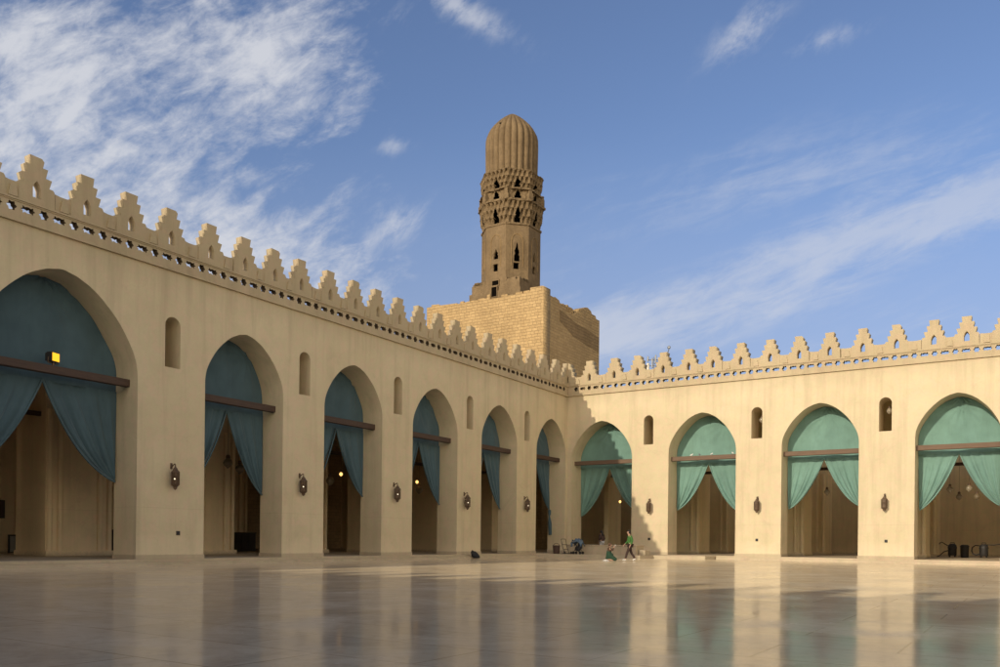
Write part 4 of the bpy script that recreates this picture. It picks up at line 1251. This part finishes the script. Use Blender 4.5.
def smooth(v, lo, hi):
    n = N('ShaderNodeMapRange', interpolation_type='SMOOTHSTEP'); nt.links.new(v, n.inputs[0])
    n.inputs[1].default_value = lo; n.inputs[2].default_value = hi; return n.outputs[0]
def add(*xs):
    o = xs[0]
    for x in xs[1:]: o = Mth('ADD', o, x)
    return o
n1 = cnoise(.1, (1, 1.7, 1), 5.6, 9, .64, .3)
n2 = cnoise(.55, (1, 2.6, 1), 9.0, 8, .6, .5, (3, 1, 0))
n5 = cnoise(.5, (1, 1.8, 1), 19.0, 9, .66, .35, (2, 4, 0))
n6 = cnoise(.36, (.8, 3.4, 1), 13.0, 9, .65, .7, (8, 3, 0))
m1 = add(blob(-.44, .52, .28, .17, -.1), Mth('MULTIPLY', blob(-.27, .60, .11, .12, .3), .8), Mth('MULTIPLY', blob(-.20, .32, .14, .07, -.35), .75), Mth('MULTIPLY', blob(-.5, .38, .26, .09, -.3), .8), Mth('MULTIPLY', blob(-.62, .58, .16, .12, 0), .7))
d1 = smooth(add(Mth('MULTIPLY', n1, .80), Mth('MULTIPLY', n2, .35), Mth('MULTIPLY', n5, .52), Mth('MULTIPLY', m1, .30)), 1.0, 1.40)
d1 = Mth('MULTIPLY', d1, Mth('MINIMUM', Mth('MULTIPLY', m1, 1.6), 1.0))
n3 = cnoise(.33, (.55, 3.4, 1), 5.5, 8, .6, .25, (5, 2, 0))
m2 = add(blob(.42, .355, .36, .036, .34), Mth('MULTIPLY', blob(.55, .42, .22, .04, .34), .7), Mth('MULTIPLY', blob(.22, .26, .22, .04, .25), .7), Mth('MULTIPLY', blob(.10, .27, .07, .06, .3), .7), Mth('MULTIPLY', blob(.32, .44, .30, .05, .2), .6), Mth('MULTIPLY', blob(.60, .28, .25, .03, .2), .5))
d2 = Mth('MULTIPLY', smooth(add(Mth('MULTIPLY', n3, .8), Mth('MULTIPLY', n6, .55), Mth('MULTIPLY', n5, .35), Mth('MULTIPLY', m2, .26)), .86, 1.28), Mth('MINIMUM', Mth('MULTIPLY', m2, 1.25), 1.0))
n4 = cnoise(.9, (1, 3.0, 1), 9, 7, .65, .3, (1, 7, 0))
m3 = add(blob(-.05, .635, .07, .02, -.5), blob(.29, .615, .055, .022, .75), Mth('MULTIPLY', blob(.385, .605, .06, .012, .35), .6), blob(-.13, .375, .05, .022, .5), Mth('MULTIPLY', blob(-.135, .47, .02, .012, .3), .8), Mth('MULTIPLY', blob(-.12, .625, .03, .02, -.7), .6))
d3 = Mth('MULTIPLY', smooth(add(n4, Mth('MULTIPLY', n5, .6), Mth('MULTIPLY', m3, .30)), .82, 1.22), Mth('MINIMUM', m3, 1.0))
haze = Mth('MULTIPLY', Mth('SUBTRACT', 1.0, smooth(Vv, .12, .52)), .22)
dens = Mth('MULTIPLY', Mth('MINIMUM', add(haze, Mth('MULTIPLY', d1, .88), Mth('MULTIPLY', d2, .44), Mth('MULTIPLY', d3, .6)), .86), ahead)
bgS = N('ShaderNodeBackground'); bgS.inputs[1].default_value = .15
tint = N('ShaderNodeMix', data_type='RGBA', blend_type='MULTIPLY'); tint.inputs[0].default_value = 1
nt.links.new(sky.outputs[0], tint.inputs[6]); tg = N('ShaderNodeMix', data_type='RGBA'); tg.inputs[6].default_value = (.60, .575, .72, 1); tg.inputs[7].default_value = (.92, .88, .99, 1)
nt.links.new(smooth(sp.outputs[2], .12, .42), tg.inputs[0]); nt.links.new(tg.outputs[2], tint.inputs[7])
zen = N('ShaderNodeMix', data_type='RGBA', blend_type='MULTIPLY'); nt.links.new(smooth(sp.outputs[2], .55, .85), zen.inputs[0])
nt.links.new(tint.outputs[2], zen.inputs[6]); zen.inputs[7].default_value = (.5, .5, .5, 1)
nt.links.new(zen.outputs[2], bgS.inputs[0])
# added warm glow low in the sky, turned rightward to fill the shade
dt = N('ShaderNodeVectorMath', operation='DOT_PRODUCT'); nt.links.new(tc.outputs['Generated'], dt.inputs[0]); dt.inputs[1].default_value = (to_sun + DR*.85).normalized()
lobe = Mth('POWER', Mth('DIVIDE', Mth('ADD', dt.outputs['Value'], .45), 1.45, True), 1.6)
low = Mth('POWER', 2.718, Mth('MULTIPLY', Mth('MAXIMUM', sp.outputs[2], 0), -3.2))
hz = N('ShaderNodeBackground'); hz.inputs[0].default_value = (1.0, .79, .43, 1); nt.links.new(Mth('MULTIPLY', Mth('MULTIPLY', lobe, low), 3.9), hz.inputs[1])
adds = N('ShaderNodeAddShader')
bgC = N('ShaderNodeBackground'); bgC.inputs[0].default_value = (.66, .67, .71, 1); bgC.inputs[1].default_value = 1.05
mx = N('ShaderNodeMixShader'); nt.links.new(dens, mx.inputs[0]); nt.links.new(bgS.outputs[0], mx.inputs[1]); nt.links.new(bgC.outputs[0], mx.inputs[2])
wo = N('ShaderNodeOutputWorld'); nt.links.new(mx.outputs[0], adds.inputs[0]); nt.links.new(hz.outputs[0], adds.inputs[1]); nt.links.new(adds.outputs[0], wo.inputs[0])

# ------------------------------------------------------------------ camera
cam = bpy.data.cameras.new('camera'); cam.sensor_width = 36; cam.lens = 832.6/1000*36; cam.shift_y = .2062
cam.clip_end = 6000
co = bpy.data.objects.new('camera', cam); COL.objects.link(co)
co.matrix_world = Matrix.Translation((0, 0, 1.15)) @ Matrix.Rotation(PI/2, 4, 'X') @ Matrix.Rotation(.01067, 4, 'Z')
sc.camera = co
sc.view_settings.view_transform = 'Standard'; sc.view_settings.look = 'None'; sc.view_settings.exposure = 0
sc.cycles.max_bounces = 10; sc.cycles.diffuse_bounces = 8; sc.cycles.glossy_bounces = 4
